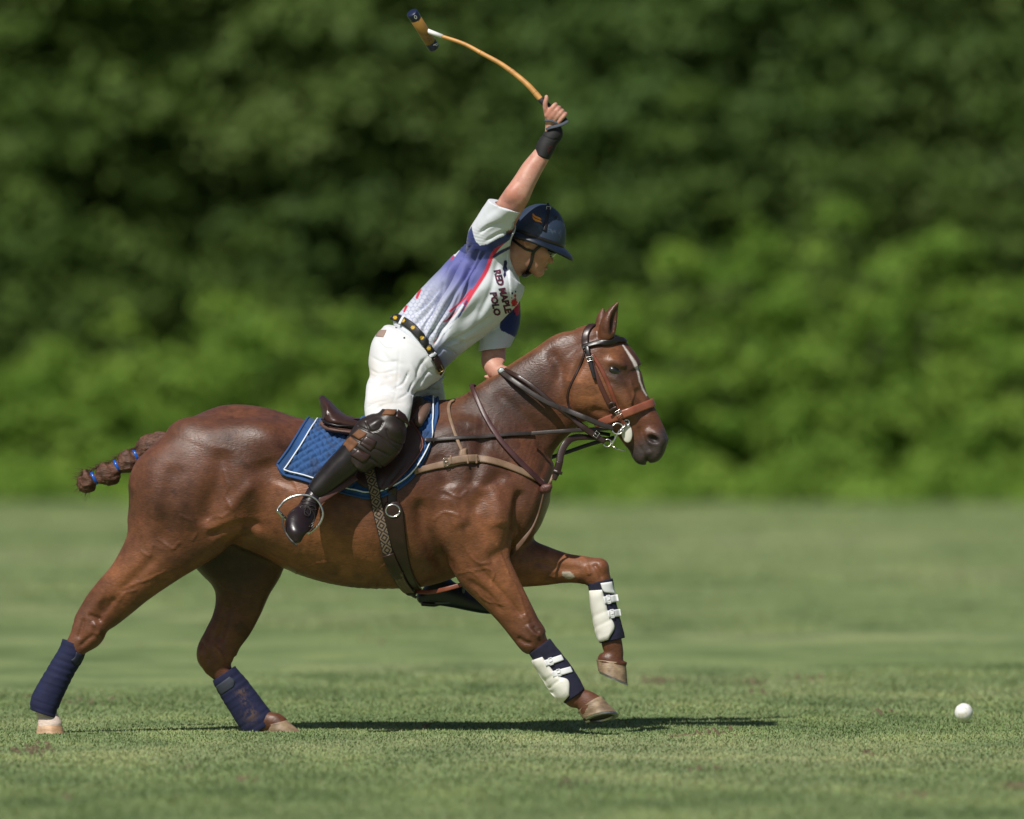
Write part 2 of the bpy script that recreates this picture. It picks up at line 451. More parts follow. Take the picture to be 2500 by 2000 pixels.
def patch(name, left, right, mat, parent, bvhs, off=0.002, thick=0.005, side=-1, ny=24, nx=16, edge=0.14, disp=None, col=None, sm=2):
    """a sheet laid on the surface between two photo outlines (rows run from left[i] to right[i])"""
    Lp = spline(np.array(left, float), 8); Rp = spline(np.array(right, float), 8)
    f = lambda a, n: np.stack([np.interp(np.linspace(0, 1, n), np.linspace(0, 1, len(a)), a[:, k]) for k in range(2)], 1)
    Lp, Rp = f(Lp, ny), f(Rp, ny); G = np.zeros((ny, nx, 3)); N = np.zeros((ny, nx, 3)); ok = np.zeros((ny, nx), bool); Q = np.zeros((ny, nx, 2))
    for i in range(ny):
        for j in range(nx):
            v = j/(nx-1); x, y = Lp[i]*(1-v)+Rp[i]*v; Q[i, j] = x, y; h = cast(x, y, bvhs, side)
            if h: G[i, j] = h[0]; N[i, j] = h[1]; ok[i, j] = True
    if not ok.all():
        ii = np.argwhere(ok)
        for i, j in np.argwhere(~ok):
            k = ii[((ii-(i, j))**2).sum(1).argmin()]; G[i, j] = P(Q[i, j, 0], Q[i, j, 1], G[k[0], k[1], 1]); N[i, j] = N[k[0], k[1]]
    for _ in range(sm):
        for A in (G, N):
            A[1:-1, :] = A[1:-1, :]*.5+(A[:-2, :]+A[2:, :])*.25; A[:, 1:-1] = A[:, 1:-1]*.5+(A[:, :-2]+A[:, 2:])*.25
    N /= np.linalg.norm(N, axis=2)[:, :, None]+1e-9
    u = np.linspace(0, 1, ny)[:, None]; v = np.linspace(0, 1, nx)[None, :]
    e = np.minimum(np.minimum(u, 1-u)*ny/nx if ny > nx else np.minimum(u, 1-u), np.minimum(v, 1-v)); h = off+thick*np.sqrt(np.clip(e/edge, 0.02, 1))
    if disp is not None: h = h+disp(Q[:, :, 0], Q[:, :, 1], u, v)
    top = (G+N*h[:, :, None]).reshape(-1, 3); bot = (G-N*0.002).reshape(-1, 3)
    I = np.arange(ny*nx).reshape(ny, nx); F = []
    for i in range(ny-1):
        for j in range(nx-1): F.append((I[i, j], I[i, j+1], I[i+1, j+1], I[i+1, j]))
    loop = list(I[0, :])+list(I[1:, -1])+list(I[-1, -2::-1])+list(I[-2:0:-1, 0]); o = ny*nx; lo = {k: o+m for m, k in enumerate(loop)}
    V = np.vstack([top, bot[loop]])
    for a, b in zip(loop, loop[1:]+loop[:1]): F.append((a, b, lo[b], lo[a]))
    c = None
    if col is not None:
        x, y = pix(V); c = col(x, y)
    return mesh_obj(name, V, [tuple(int(q) for q in t) for t in F], mat, parent, col=c)
def torus(name, c, e1, e2, r1, r2, rad, mat, parent, n=28, seg=8, a0=0, a1=360):
    c, e1, e2 = Vector(c), Vector(e1).normalized(), Vector(e2).normalized(); full = a1-a0 >= 360
    t = np.radians(np.linspace(a0, a1, n, endpoint=not full)); pts = [np.array(c+e1*(r1*math.cos(a))+e2*(r2*math.sin(a))) for a in t]
    if full: V, F = pipe(pts+[pts[0]], rad, seg)
    else: V, F = pipe(pts, rad, seg)
    return mesh_obj(name, V, F, mat, parent)
def buckle(name, px, py, Y, w, h, deg, mat, parent, rad=0.0014):
    """small rectangular frame facing the camera"""
    a = R(deg); pts = []
    for u, v in ((-1, -1), (-.9, -1), (.9, -1), (1, -1), (1, -.9), (1, .9), (1, 1), (.9, 1), (-.9, 1), (-1, 1), (-1, .9), (-1, -.9), (-1, -1)):
        x, y = u*w/2, v*h/2; pts.append(np.array(P(px+x*math.cos(a)-y*math.sin(a), py+x*math.sin(a)+y*math.cos(a), Y)))
    V, F = pipe(pts, rad, 6); V2, F2 = pipe([np.array(P(px-w/2*math.cos(a), py-w/2*math.sin(a), Y-.001)), np.array(P(px+w/2*math.cos(a), py+w/2*math.sin(a), Y-.002))], rad*.8, 6)
    V, F = join_parts([(V, F), (V2, F2)]); return mesh_obj(name, V, F, mat, parent)
def surfY(px, py, bvhs, side=-1, default=0.0):
    h = cast(px, py, bvhs, side); return h[0].y if h else default
# ================================================================== FIELD, TREES
FAR_Y = 45.3; K = .62                                       # the field ends 90 m from the camera; K sizes the wood
def turf_nodes(m, use_attr):
    """mown turf colour from place: broad bands, pale and dark mottling, worn brown scuffs"""
    n = m.node_tree.nodes; L = m.node_tree.links; b = n['Principled BSDF']
    g = n.new('ShaderNodeNewGeometry')
    def noise(scale, detail, dist=0.0):
        mp = n.new('ShaderNodeMapping'); mp.inputs['Scale'].default_value = scale; L.new(g.outputs['Position'], mp.inputs['Vector'])
        t = n.new('ShaderNodeTexNoise'); t.inputs['Scale'].default_value = 1; t.inputs['Detail'].default_value = detail; t.inputs['Distortion'].default_value = dist
        L.new(mp.outputs[0], t.inputs['Vector']); return t.outputs['Fac']
    def ramp(fac, stops):
        r = n.new('ShaderNodeValToRGB'); e = r.color_ramp.elements
        e[0].position, e[0].color = stops[0][0], (*stops[0][1], 1); e[1].position, e[1].color = stops[-1][0], (*stops[-1][1], 1)
        for p, c in stops[1:-1]: k = e.new(p); k.color = (*c, 1)
        L.new(fac, r.inputs[0]); return r.outputs[0]
    def mixc(f, a, c, mode='MIX'):
        x = n.new('ShaderNodeMix'); x.data_type = 'RGBA'; x.blend_type = mode
        for s, v in ((0, f), (6, a), (7, c)):
            if isinstance(v, (int, float)): x.inputs[s].default_value = v
            elif isinstance(v, tuple): x.inputs[s].default_value = (*v, 1)
            else: L.new(v, x.inputs[s])
        return x.outputs[2]
    col = ramp(noise((.22, .24, 1), 5), [(.30, (.118, .172, .058)), (.5, (.166, .220, .086)), (.70, (.225, .258, .122))])
    fine = ramp(noise((1.8, 1.1, 1), 7, .3), [(.30, (.60, .68, .60)), (.5, (1, 1, 1)), (.72, (1.34, 1.24, 1.2))])
    col = mixc(1.0, col, fine, 'MULTIPLY')
    scuff = ramp(noise((2.2, .8, 1), 3, .3), [(.695, (0, 0, 0)), (.74, (1, 1, 1))])
    col = mixc(scuff, col, (.19, .135, .085))
    if use_attr:
        a = n.new('ShaderNodeAttribute'); a.attribute_name = 'Col'; col = mixc(1.0, col, a.outputs['Color'], 'MULTIPLY')
    L.new(col, b.inputs['Base Color']); return b
M_TURF = material('turf', rough=.9, spec=.2, bump=((9, 4, 9), .8, .03, 6)); turf_nodes(M_TURF, False)
xs = np.r_[-600, -200, -60, -20, np.linspace(-8, 8, 41), 20, 60, 200, 600]; ysv = np.r_[-120, -30, np.linspace(-10, 30, 109), 45, 60, 90, 160, 250, 700]
X, Yg_ = np.meshgrid(xs, ysv); V = np.stack([X, Yg_, np.zeros_like(X)], -1).reshape(-1, 3)
V[:, 2] = (fbm(V, .35, 3)-.5)*.05*np.exp(-np.maximum(np.abs(V[:, 1])-10, 0)/8)*(np.hypot(V[:, 0]+.3, V[:, 1]) > 2.6)
I = np.arange(len(V)).reshape(X.shape); F = np.stack([I[:-1, :-1], I[:-1, 1:], I[1:, 1:], I[1:, :-1]], -1).reshape(-1, 4)
field = mesh_obj('ground', V, F, M_TURF); tag(field, 'mown green polo field', None, kind='structure')
# blades: short turf, each a bent pointed strip
M_BLADE = material('grass_blade', rough=.55, spec=.3); bn = turf_nodes(M_BLADE, True)
bn.inputs['Transmission Weight'].default_value = 0.0
def blades(n, y0, y1, halfw, hmin, hmax, wid, seed):
    r = np.random.default_rng(seed); y = y0+(y1-y0)*r.random(n)+r.normal(size=n)*(2.4 if y0 < 0 else 3.0); x = (r.random(n)*2-1)*halfw*(CAM_D+y)/CAM_D
    cl = fbm(np.stack([x*3, y*1.2, 0*x], 1), 1.0, seed); h = (hmin+(hmax-hmin)*r.random(n)**1.5)*(.75+.5*cl); a = r.random(n)*2*np.pi; ln = (.25+.9*r.random(n))*h; w = wid*(.6+.8*r.random(n))
    b = np.stack([x, y, np.zeros(n)-.002], 1); sd = np.stack([-np.sin(a), np.cos(a)*.3, 0*a], 1); sd /= np.linalg.norm(sd, axis=1)[:, None]; ld = np.stack([np.cos(a), np.sin(a), 0*a], 1)
    z = np.array([0, 0, 1.0]); m = b+ld*(ln*.35)[:, None]+z*(h*.65)[:, None]; t = b+ld*ln[:, None]+z*h[:, None]
    V = np.stack([b-sd*w[:, None]/2, b+sd*w[:, None]/2, m+sd*w[:, None]*.38, m-sd*w[:, None]*.38, t], 1).reshape(-1, 3)
    k = np.arange(n)*5; F = np.vstack([np.stack([k, k+1, k+2], 1), np.stack([k, k+2, k+3], 1), np.stack([k+3, k+2, k+4], 1)])
    c = np.repeat((.86+.28*r.random((n, 1)))*np.array([[1, 1, 1]])*(1+.25*(r.random((n, 3))-.5)), 5, 0)
    return V, F, c
GR = [blades(380000, -8.5, 6, 2.9, .004, .0125, .0036, 1), blades(150000, 6, 20, 3.2, .005, .014, .006, 2), blades(70000, 18, 46, 3.6, .006, .016, .014, 3)]
o_ = 0; Vs, Fs, Cs = [], [], []
for v, f, c in GR: Vs.append(v); Fs.append(f+o_); Cs.append(c); o_ += len(v)
grass = mesh_obj('grass', np.vstack(Vs), np.vstack(Fs), M_BLADE, None, smooth=False, col=np.vstack(Cs)); tag(grass, 'short mown turf grass covering the polo field', 'grass', kind='stuff')
# ---- woodland edge
def leaf_material(name, c0, c1, trans):
    m = material(name, c0, .6, spec=.15); n = m.node_tree.nodes; L = m.node_tree.links; b = n['Principled BSDF']
    a = n.new('ShaderNodeAttribute'); a.attribute_name = 'Col'; sp = n.new('ShaderNodeSeparateColor'); L.new(a.outputs['Color'], sp.inputs[0])
    x = n.new('ShaderNodeMix'); x.data_type = 'RGBA'; x.inputs[6].default_value = (*c0, 1); x.inputs[7].default_value = (*c1, 1); L.new(sp.outputs[0], x.inputs[0]); L.new(x.outputs[2], b.inputs['Base Color'])
    tr = n.new('ShaderNodeBsdfTranslucent'); L.new(x.outputs[2], tr.inputs[0]); mx = n.new('ShaderNodeMixShader'); mx.inputs[0].default_value = trans
    L.new(b.outputs[0], mx.inputs[1]); L.new(tr.outputs[0], mx.inputs[2]); L.new(mx.outputs[0], n['Material Output'].inputs[0]); return m
M_LEAF = [leaf_material('leaf_olive', (.068, .124, .028), (.138, .205, .050), .35), leaf_material('leaf_green', (.062, .118, .022), (.125, .195, .040), .35), leaf_material('leaf_deep_green', (.055, .108, .024), (.108, .178, .042), .3), leaf_material('leaf_bright', (.135, .265, .036), (.28, .42, .072), .45)]
M_BARK = material('bark', (.045, .036, .028), .9, bump=((20, 20, 4), .8, .05), noise=(3, .4))
def foliage(clumps, size, per, r):
    """clumps: (x,y,z,rx,ry,rz); leaves crowd the upper outer shell of every clump"""
    Vs = []; Cs = []
    for (cx, cy, cz, rx, ry, rz) in clumps:
        n = int(per*rx*rz/.5); d = r.normal(size=(n, 3)); d /= np.linalg.norm(d, axis=1)[:, None]; d[:, 2] = np.where(d[:, 2] < -.25, -d[:, 2]*.6, d[:, 2])
        rad = r.random(n)**.35; p = np.array([cx, cy, cz])+d*rad[:, None]*np.array([rx, ry, rz])
        nr = d+r.normal(size=(n, 3))*.55; nr[:, 2] += .45; nr /= np.linalg.norm(nr, axis=1)[:, None]
        u = np.cross(nr, r.normal(size=(n, 3))); u /= np.linalg.norm(u, axis=1)[:, None]; v = np.cross(nr, u); s = size*(.6+.8*r.random(n))[:, None]
        Vs.append(np.stack([p-u*s, p-v*s*.55, p+u*s+nr*s*.15, p+v*s*.55], 1).reshape(-1, 3)); tone = np.clip(.5+.22*r.normal()+.22*r.normal(size=n), 0, 1); Cs.append(np.repeat(np.stack([tone]*3, 1), 4, 0))
    V = np.vstack(Vs); F = np.arange(len(V)).reshape(-1, 4); return V, F, np.vstack(Cs)
def tree(name, x, y, h, w, kind, label, seed, nclump, cat='tree', group='trees of the woodland edge', base=.0, size=.11, per=300, cl=(.35, .75)):
    x, y, h, w, base, size, cl = x*K, FAR_Y+(y-140)*K, h*K, w*K, base*K, size*K, (cl[0]*K, cl[1]*K); per = per/K/K
    r = np.random.default_rng(seed); t = empty(name, (x, y, 0)); tag(t, label, cat, group)
    if base > .3:
        pts = [np.array([x+.15*math.sin(k*1.7+seed), y+.7+.1*math.cos(k*2.1+seed), h*.8*k/7]) for k in range(8)]; V, F = pipe(pts, np.linspace(.12, .03, 8), 10); parts = [(V, F)]
        for k in range(9):
            a = r.random()*6.28; z = h*(.22+.5*r.random()); l = w*(.45+.4*r.random()); parts.append(pipe([np.array([x, y, z]), np.array([x+math.cos(a)*l*.5, y+math.sin(a)*l*.5, z+l*.28]), np.array([x+math.cos(a)*l, y+math.sin(a)*l, z+l*.45])], [.05, .03, .012], 6))
        V, F = join_parts(parts); mesh_obj('trunk', V, F, M_BARK, t)
    else:
        parts = []
        for k in range(6): a = r.random()*6.28; parts.append(pipe([np.array([x, y, 0]), np.array([x+math.cos(a)*w*.25, y+math.sin(a)*w*.2, h*.4]), np.array([x+math.cos(a)*w*.5, y+math.sin(a)*w*.4, h*.8])], [.025, .016, .006], 5))
        V, F = join_parts(parts); mesh_obj('stem', V, F, M_BARK, t)
    cs = []
    for k in range(nclump):
        u = (k+.5)/nclump if base > .3 else r.random(); z = base*.25+(h-base*.25)*(u**1.25); prof = math.sin(math.pi*min(1, .3+.68*u))**.5 if base > .3 else math.sqrt(max(.05, 1-(u*.95)**2))
        a = k*2.39996+r.random()*.8; z *= 1 if base > .3 else .55+.95*r.random()**1.6; rr = w*prof*(.35+.65*math.sqrt(r.random())); s = cl[0]+(cl[1]-cl[0])*r.random()
        yy = y-abs(math.sin(a))*rr*.9+.25*w if base > .3 else y+math.sin(a)*rr*.75
        cs.append((x+math.cos(a)*rr, yy, max(z, s*.5), s*1.2, s, s*(.80 if base > .3 else .95)))
    V, F, c = foliage(cs, size, per, r); mesh_obj('crown' if base > .3 else 'foliage', V, F, M_LEAF[kind], t, smooth=False, col=c)
    return t
W0 = 13.5/2500                                              # metres per photo pixel at the edge of the field
TR = [(-6.9, 148, 12, 2.6, 1, 'dark leafy tree at the left edge of the photo'), (-4.6, 150.5, 13, 2.7, 0, 'broad olive-green tree left of the mallet head'), (-2.3, 149, 13, 2.6, 0, 'olive tree behind and left of the raised mallet'), (0.1, 151, 13, 2.7, 1, 'tall green tree directly behind the mallet shaft'),
      (2.2, 148.5, 12, 2.4, 2, 'deep green tree right of the rider\'s raised arm'), (4.3, 150.5, 13, 2.7, 1, 'dense green tree above the horse\'s nose at the right'), (6.6, 148.5, 12, 2.6, 0, 'olive tree at the right edge of the photo'), (-9.2, 150, 12, 2.6, 1, 'green tree just beyond the left edge of the view'), (9.0, 150, 12, 2.6, 1, 'green tree just beyond the right edge of the view')]
for k, (x, y, h, w, kd, lb) in enumerate(TR): tree('woodland_tree', x, y, h, w, kd, lb, 100+k, 165, base=2.0, per=160, cl=(.35, 1.15))
# a second rank closes the gaps with deep shade
for k in range(7): tree('woodland_tree', -10.5+3.5*k, 156+(k % 2), 13, 3.2, 2, ['first', 'second', 'third', 'fourth', 'fifth', 'sixth', 'seventh'][k]+' shaded tree from the left in the rear row of the wood', 140+k, 100, base=1.0, size=.24, per=120, cl=(.7, 1.4), group='rear row of the wood')
SB_ = [(-6.4, 143.2, 1.5), (-4.9, 143.6, 1.7), (-3.5, 143.0, 1.8), (-2.2, 143.5, 1.6), (-.9, 143.0, 1.9), (.5, 143.5, 2.1), (1.8, 143.0, 2.3), (3.0, 143.6, 2.6), (4.2, 143.0, 2.7), (5.4, 143.5, 2.6), (6.7, 143.1, 2.4), (8.2, 143.4, 1.8), (-8.0, 143.4, 1.5)]
SL = ['low bright shrub at the left edge of the field', 'bright green shrub above the horse\'s tail', 'leafy yellow-green shrub behind the horse\'s rump', 'bright shrub behind the saddle\'s cantle', 'yellow-green shrub behind the rider\'s seat', 'bright shrub behind the rider\'s rein hand', 'bright green shrub behind the horse\'s neck', 'tall yellow-green shrub behind the horse\'s head', 'tallest bright shrub just right of the horse\'s nose', 'yellow-green shrub midway between horse and right edge', 'yellow-green shrub at the right edge of the photo', 'shrub just beyond the right edge of the view', 'shrub just beyond the left edge of the view']
for k, ((x, y, h), lb) in enumerate(zip(SB_, SL)): tree('shrub', x, y, h, 1.25, 3, lb, 200+k, 120, 'shrub', 'bright shrubs along the field edge', base=0, size=.075, per=230, cl=(.13, .44))
for k, (x, y, h, lb) in enumerate(((-5.7, 146.3, 2.5, 'mid-green shrub rising behind the low growth at far left'), (-3.0, 146.0, 2.4, 'mid-green shrub rising behind the horse\'s rump'), (-.2, 146.4, 2.8, 'mid-green shrub rising behind the rider\'s back'), (1.2, 146.0, 3.4, 'mid-green shrub rising behind the rider\'s head'), (2.6, 146.3, 3.7, 'mid-green shrub rising above the horse\'s ears'), (4.6, 146.0, 3.8, 'mid-green shrub rising right of the horse\'s head'), (6.4, 146.3, 3.6, 'mid-green shrub rising at the right edge of the photo'))):
    tree('shrub', x, y, h, 1.2, 1, lb, 300+k, 110, 'shrub', 'taller shrubs behind the bright growth', base=0, size=.08, per=200, cl=(.15, .5))
r_ = np.random.default_rng(5); cs = [(x, FAR_Y-.5+r_.random()*2.2, .03+.38*r_.random()**3, .2+.2*r_.random(), .25, .11+.2*r_.random()) for x in np.linspace(-10.5, 10.5, 210)]
V, F, c = foliage(cs, .04, 800, r_); tag(mesh_obj('undergrowth', V, F, M_LEAF[3], None, smooth=False, col=c), 'low weeds and long grass at the foot of the shrubs', 'undergrowth', kind='stuff')

# outside the frame the wood goes on: copies of the trees and shrubs in view
def copy_thing(o, dx, dy, label, group):
    c = o.copy(); COL.objects.link(c); c.location = (o.location[0]+dx, o.location[1]+dy, 0); c['label'] = label; c['group'] = group
    for ch in list(o.children):
        k = ch.copy(); COL.objects.link(k); k.parent = c
    return c
trees_ = [o for o in COL.objects if o.parent is None and o.name.startswith('woodland_tree') and o.get('group') == 'trees of the woodland edge']; shrubs_ = [o for o in COL.objects if o.parent is None and o.name.startswith('shrub')]
for sd, w_ in ((-1, 'left'), (1, 'right')):
    for k in range(4): copy_thing(trees_[(k*2+1) % 7], sd*(7.1+1.45*k)-trees_[(k*2+1) % 7].location[0], .5*(k % 2), '%s tree of the wood past the %s edge of the photo' % (('first', 'second', 'third', 'fourth')[k], w_), 'trees outside the %s edge' % w_)
    for k in range(5): copy_thing(shrubs_[(k*3) % 10], sd*(5.9+.85*k)-shrubs_[(k*3) % 10].location[0], .2*(k % 2), '%s bright shrub past the %s edge of the photo' % (('first', 'second', 'third', 'fourth', 'fifth')[k], w_), 'shrubs outside the %s edge' % w_)
# scuffed soil and loose divots on the turf
def ground_at(px, py):
    d = CAM_H*PXM*CAM_D/(py-HOR); return (px-1250)*d/(PXM*CAM_D), d-CAM_D
M_SOIL = material('loose_soil', (.125, .098, .055), .95, noise=(60, .5))
cl_ = []; rs = np.random.default_rng(11)
for px_, py_, sp, nn in ((75, 1832, .10, 60), (235, 1716, .14, 26), (395, 1577, .22, 40), (330, 1575, .10, 14), (420, 1574, .12, 20), (1600, 1664, .10, 40), (1832, 1668, .09, 22), (1855, 1693, .07, 12), (1966, 1658, .09, 24), (2146, 1742, .06, 14), (1758, 1790, .10, 24), (885, 1567, .14, 22), (2398, 1408, .3, 40), (2245, 1366, .25, 26), (1838, 1428, .25, 20), (1730, 1878, .08, 14), (1385, 1915, .06, 12), (150, 1950, .07, 10), (1040, 1778, .05, 10), (2120, 1842, .05, 10), (600, 1905, .06, 10), (2235, 1945, .08, 14)):
    gx_, gy_ = ground_at(px_, py_)
    for k in range(nn):
        q = np.array([gx_+rs.normal()*sp*.5, gy_+rs.normal()*sp*2.2, .004]); s_ = .004+.010*rs.random()**2; pts = np.array([[1, 0, 0], [-.5, .87, 0], [-.5, -.87, 0], [0, 0, 1.0], [.6, .5, .6], [-.7, .1, .6]])*(.6+.8*rs.random((6, 3)))*s_
        cl_.append((q+pts, [(0, 1, 4), (1, 5, 4), (5, 3, 4), (1, 2, 5), (2, 3, 5), (2, 0, 3), (0, 4, 3), (0, 2, 1)]))
V, F = join_parts(cl_); tag(mesh_obj('soil_clods', V, F, M_SOIL, None, smooth=False), 'small brown clods of soil kicked out of the turf', 'soil', kind='stuff')
# ================================================================== HORSE
def ym(px): return -0.00013*(px-1000)          # the horse comes a little towards the camera
def HT(st, side=0.0, **k):
    return Tube([(a, b, c, d, e, ym((a+c)/2)+y) for (a, b, c, d, e, y) in st], **k)
def HE(px, py, y, ra, rb, ry, deg=0, yaw=0): return Ell(px, py, ym(px)+y, ra, rb, ry, deg, yaw)
HS = Solid()
# trunk: (top, bottom, half width)
HS.add(HT([(452, 1085, 452, 1240, .17, 0), (520, 1008, 520, 1315, .245, 0), (605, 996, 600, 1335, .268, 0), (700, 1016, 685, 1368, .28, 0),
           (800, 1040, 785, 1415, .292, 0), (890, 1042, 880, 1437, .298, 0), (980, 1008, 970, 1440, .285, 0), (1075, 990, 1075, 1412, .25, 0),
           (1165, 1005, 1165, 1375, .215, 0), (1240, 1060, 1250, 1355, .19, 0), (1290, 1130, 1297, 1322, .15, 0)], ends=(1, .33)), 0.02)
# withers, croup
HS.add(HE(1060, 1040, 0, 130, 58, .07, -8), 0.06)
HS.add(HE(540, 1075, 0, 150, 72, .12, -6), 0.07)
# breast
HS.add(HE(1262, 1230, -.03, 70, 100, .125, 6), 0.04)
HS.add(HE(1278, 1225, .06, 55, 95, .10, 6), 0.04)
# neck
HS.add(HT([(1062, 1000, 1318, 1240, .15, 0), (1110, 974, 1326, 1188, .132, 0), (1165, 937, 1328, 1142, .104, 0), (1232, 898, 1343, 1102, .088, 0), (1308, 854, 1367, 1066, .078, 0),
           (1368, 824, 1382, 1030, .074, 0), (1424, 802, 1392, 992, .066, 0), (1462, 796, 1428, 950, .06, 0)]), 0.05)
# head
HS.add(HT([(1462, 790, 1428, 870, .062, 0), (1507, 800, 1400, 905, .085, 0), (1543, 838, 1385, 958, .094, 0), (1555, 876, 1392, 1000, .096, 0),
           (1570, 915, 1430, 1022, .088, 0), (1581, 960, 1475, 1040, .073, 0), (1595, 990, 1505, 1062, .057, 0), (1610, 1020, 1523, 1085, .049, 0),
           (1626, 1052, 1538, 1100, .048, 0), (1637, 1082, 1554, 1110, .046, 0)], ends=(1, .35)), 0.028)
HS.add(HE(1416, 950, -.055, 44, 60, .040, 35), 0.04)       # jowl
HS.add(HE(1416, 950, .055, 44, 60, .040, 35), 0.04)
HS.add(HE(1606, 1100, 0, 17, 32, .046, 26), 0.018)          # upper lip
HS.add(HE(1567, 1112, 0, 26, 22, .036, 40), 0.02)          # lower lip, chin
for sy in (-1, 1):
    HS.add(HE(1600, 1068, sy*.040, 28, 20, .022, 35), 0.015)     # nostril wing
    HS.add(HE(1504, 886, sy*.080, 24, 8, .012, 18), 0.022)      # brow
    HS.add(HE(1525, 965, sy*.076, 62, 9, .012, 62), 0.02)        # facial crest
    HS.add(HE(1498, 925, sy*.080, 26, 8, .014, 25), 0.014)       # lower lid
    HS.cut(HE(1498, 904, sy*.112, 18, 13, .022, 20), 0.014)      # eye socket
    HS.cut(HE(1476, 860, sy*.116, 24, 13, .022, 60), 0.02)       # hollow above the eye
    HS.cut(HE(1594, 1072, sy*.068, 18, 10, .030, 25), 0.008)     # nostril
    HS.cut(HE(1566, 1020, sy*.085, 40, 18, .022, 62), 0.03)
    # mouth line
    HS.cut(HT([(1548, 1073, 1550, 1079, .012, sy*.058), (1563, 1092, 1567, 1098, .014, sy*.054), (1573, 1112, 1578, 1114, .016, sy*.05), (1580, 1136, 1586, 1136, .06, sy*.03)]), 0.006)
# ears
def ear(cx, cy, tx, ty, y, w):
    dx, dy = tx-cx, ty-cy
    nx, ny = -dy/math.hypot(dx, dy), dx/math.hypot(dx, dy)
    st = []
    for t, k in ((-.12, .95), (.15, 1.05), (.4, .98), (.65, .72), (.85, .4), (1, .1)):
        bx, by = cx+dx*t-6*math.sin(t*3), cy+dy*t
        st.append((bx-nx*w*k, by-ny*w*k, bx+nx*w*k, by+ny*w*k, .028*k+.003, y))
    return st
e1 = ear(1482, 812, 1510, 738, -.052, 20); e2 = ear(1478, 815, 1474, 752, .05, 18)
HS.add(HT(e1), 0.012); HS.add(HT(e2), 0.012)
HS.cut(HT([(1489, 806, 1503, 806, .022, -.083), (1489, 785, 1507, 787, .024, -.08), (1495, 765, 1510, 767, .02, -.075), (1505, 748, 1510, 748, .010, -.066)]), 0.006)
# near hind leg: (rear edge, front edge, half depth, Y)
HS.add(HT([(398, 1085, 610, 1105, .12, -.13), (324, 1160, 622, 1200, .135, -.145), (299, 1250, 585, 1262, .132, -.15), (294, 1320, 515, 1316, .112, -.15), (290, 1362, 455, 1362, .096, -.15), (259, 1420, 385, 1414, .078, -.148),
           (222, 1458, 336, 1461, .060, -.145), (196, 1487, 297, 1499, .049, -.14), (183, 1514, 262, 1530, .045, -.14), (170, 1548, 247, 1556, .042, -.14),
           (156, 1580, 207, 1592, .034, -.14), (124, 1640, 168, 1652, .030, -.135), (94, 1700, 142, 1708, .032, -.13), (86, 1722, 137, 1733, .035, -.13), (90, 1742, 137, 1745, .029, -.13), (91, 1758, 146, 1760, .034, -.13), (91, 1770, 152, 1770, .037, -.13)]), 0.045)
HS.add(HE(232, 1545, -.14, 34, 24, .04, -60), 0.02)         # hock
HS.add(HE(205, 1492, -.14, 30, 10, .022, -50), 0.015)       # point of hock
HS.cut(HE(236, 1498, -.203, 40, 9, .018, -55), 0.02)       # hollow before the tendon
# far hind leg
HS.add(HT([(455, 1190, 690, 1200, .12, .14), (452, 1310, 712, 1320, .13, .15), (487, 1390, 695, 1390, .105, .15), (520, 1440, 660, 1443, .082, .15), (524, 1480, 639, 1487, .062, .15),
           (514, 1520, 617, 1527, .05, .145), (497, 1556, 592, 1562, .045, .145), (482, 1590, 577, 1598, .044, .14), (494, 1622, 571, 1625, .040, .14),
           (522, 1658, 570, 1640, .034, .14), (550, 1705, 604, 1682, .030, .135), (580, 1755, 640, 1726, .033, .13), (598, 1776, 658, 1748, .034, .13), (634, 1780, 672, 1746, .03, .13), (650, 1778, 692, 1752, .034, .13), (655, 1782, 704, 1762, .037, .13)]), 0.045)
HS.add(HE(505, 1590, .14, 20, 34, .044, 20), 0.02)
HS.cut(HE(532, 1560, .080, 12, 42, .02, 15), 0.02)
# near shoulder and foreleg: (rear, front)
HS.add(HT([(1035, 1075, 1170, 1055, .055, -.135), (1030, 1165, 1232, 1150, .085, -.14), (1050, 1270, 1255, 1240, .098, -.145), (1082, 1345, 1250, 1325, .09, -.15), (1112, 1395, 1252, 1380, .078, -.15),
           (1152, 1433, 1270, 1428, .064, -.15), (1190, 1468, 1290, 1474, .054, -.145), (1220, 1508, 1308, 1506, .047, -.14), (1246, 1545, 1325, 1538, .043, -.14), (1267, 1574, 1338, 1560, .042, -.14),
           (1290, 1590, 1342, 1572, .036, -.135), (1320, 1634, 1364, 1606, .029, -.13), (1352, 1678, 1396, 1648, .030, -.13), (1376, 1712, 1424, 1684, .033, -.13), (1398, 1722, 1434, 1688, .028, -.13), (1408, 1730, 1452, 1695, .034, -.13), (1414, 1741, 1470, 1706, .038, -.13)]), 0.04)
HS.add(HE(1216, 1262, -.12, 46, 62, .1, 20), 0.04)           # point of shoulder
HS.add(HE(1110, 1290, -.18, 62, 40, .06, 40), 0.04)          # triceps
HS.add(HE(1300, 1548, -.14, 28, 30, .043, 40), 0.02)         # knee
# far foreleg: (upper, lower)
HS.add(HT([(1195, 1270, 1195, 1425, .09, 0.055), (1255, 1300, 1250, 1435, .085, 0.075), (1320, 1328, 1312, 1432, .07, 0.085), (1380, 1350, 1376, 1424, .054, 0.090), (1412, 1356, 1408, 1424, .047, 0.090),
           (1446, 1362, 1428, 1428, .044, 0.090), (1474, 1384, 1436, 1432, .043, 0.085), (1490, 1408, 1440, 1436, .040, 0.085), (1496, 1445, 1450, 1455, .032, 0.085), (1506, 1510, 1462, 1516, .029, 0.085),
           (1518, 1562, 1468, 1570, .033, 0.085), (1522, 1590, 1475, 1590, .030, 0.085), (1523, 1602, 1471, 1599, .032, 0.085), (1528, 1614, 1459, 1608, .037, 0.085), (1531, 1624, 1458, 1617, .038, 0.085)]), 0.04)
HS.add(HE(1462, 1388, .085, 24, 26, .044, 40), 0.02)
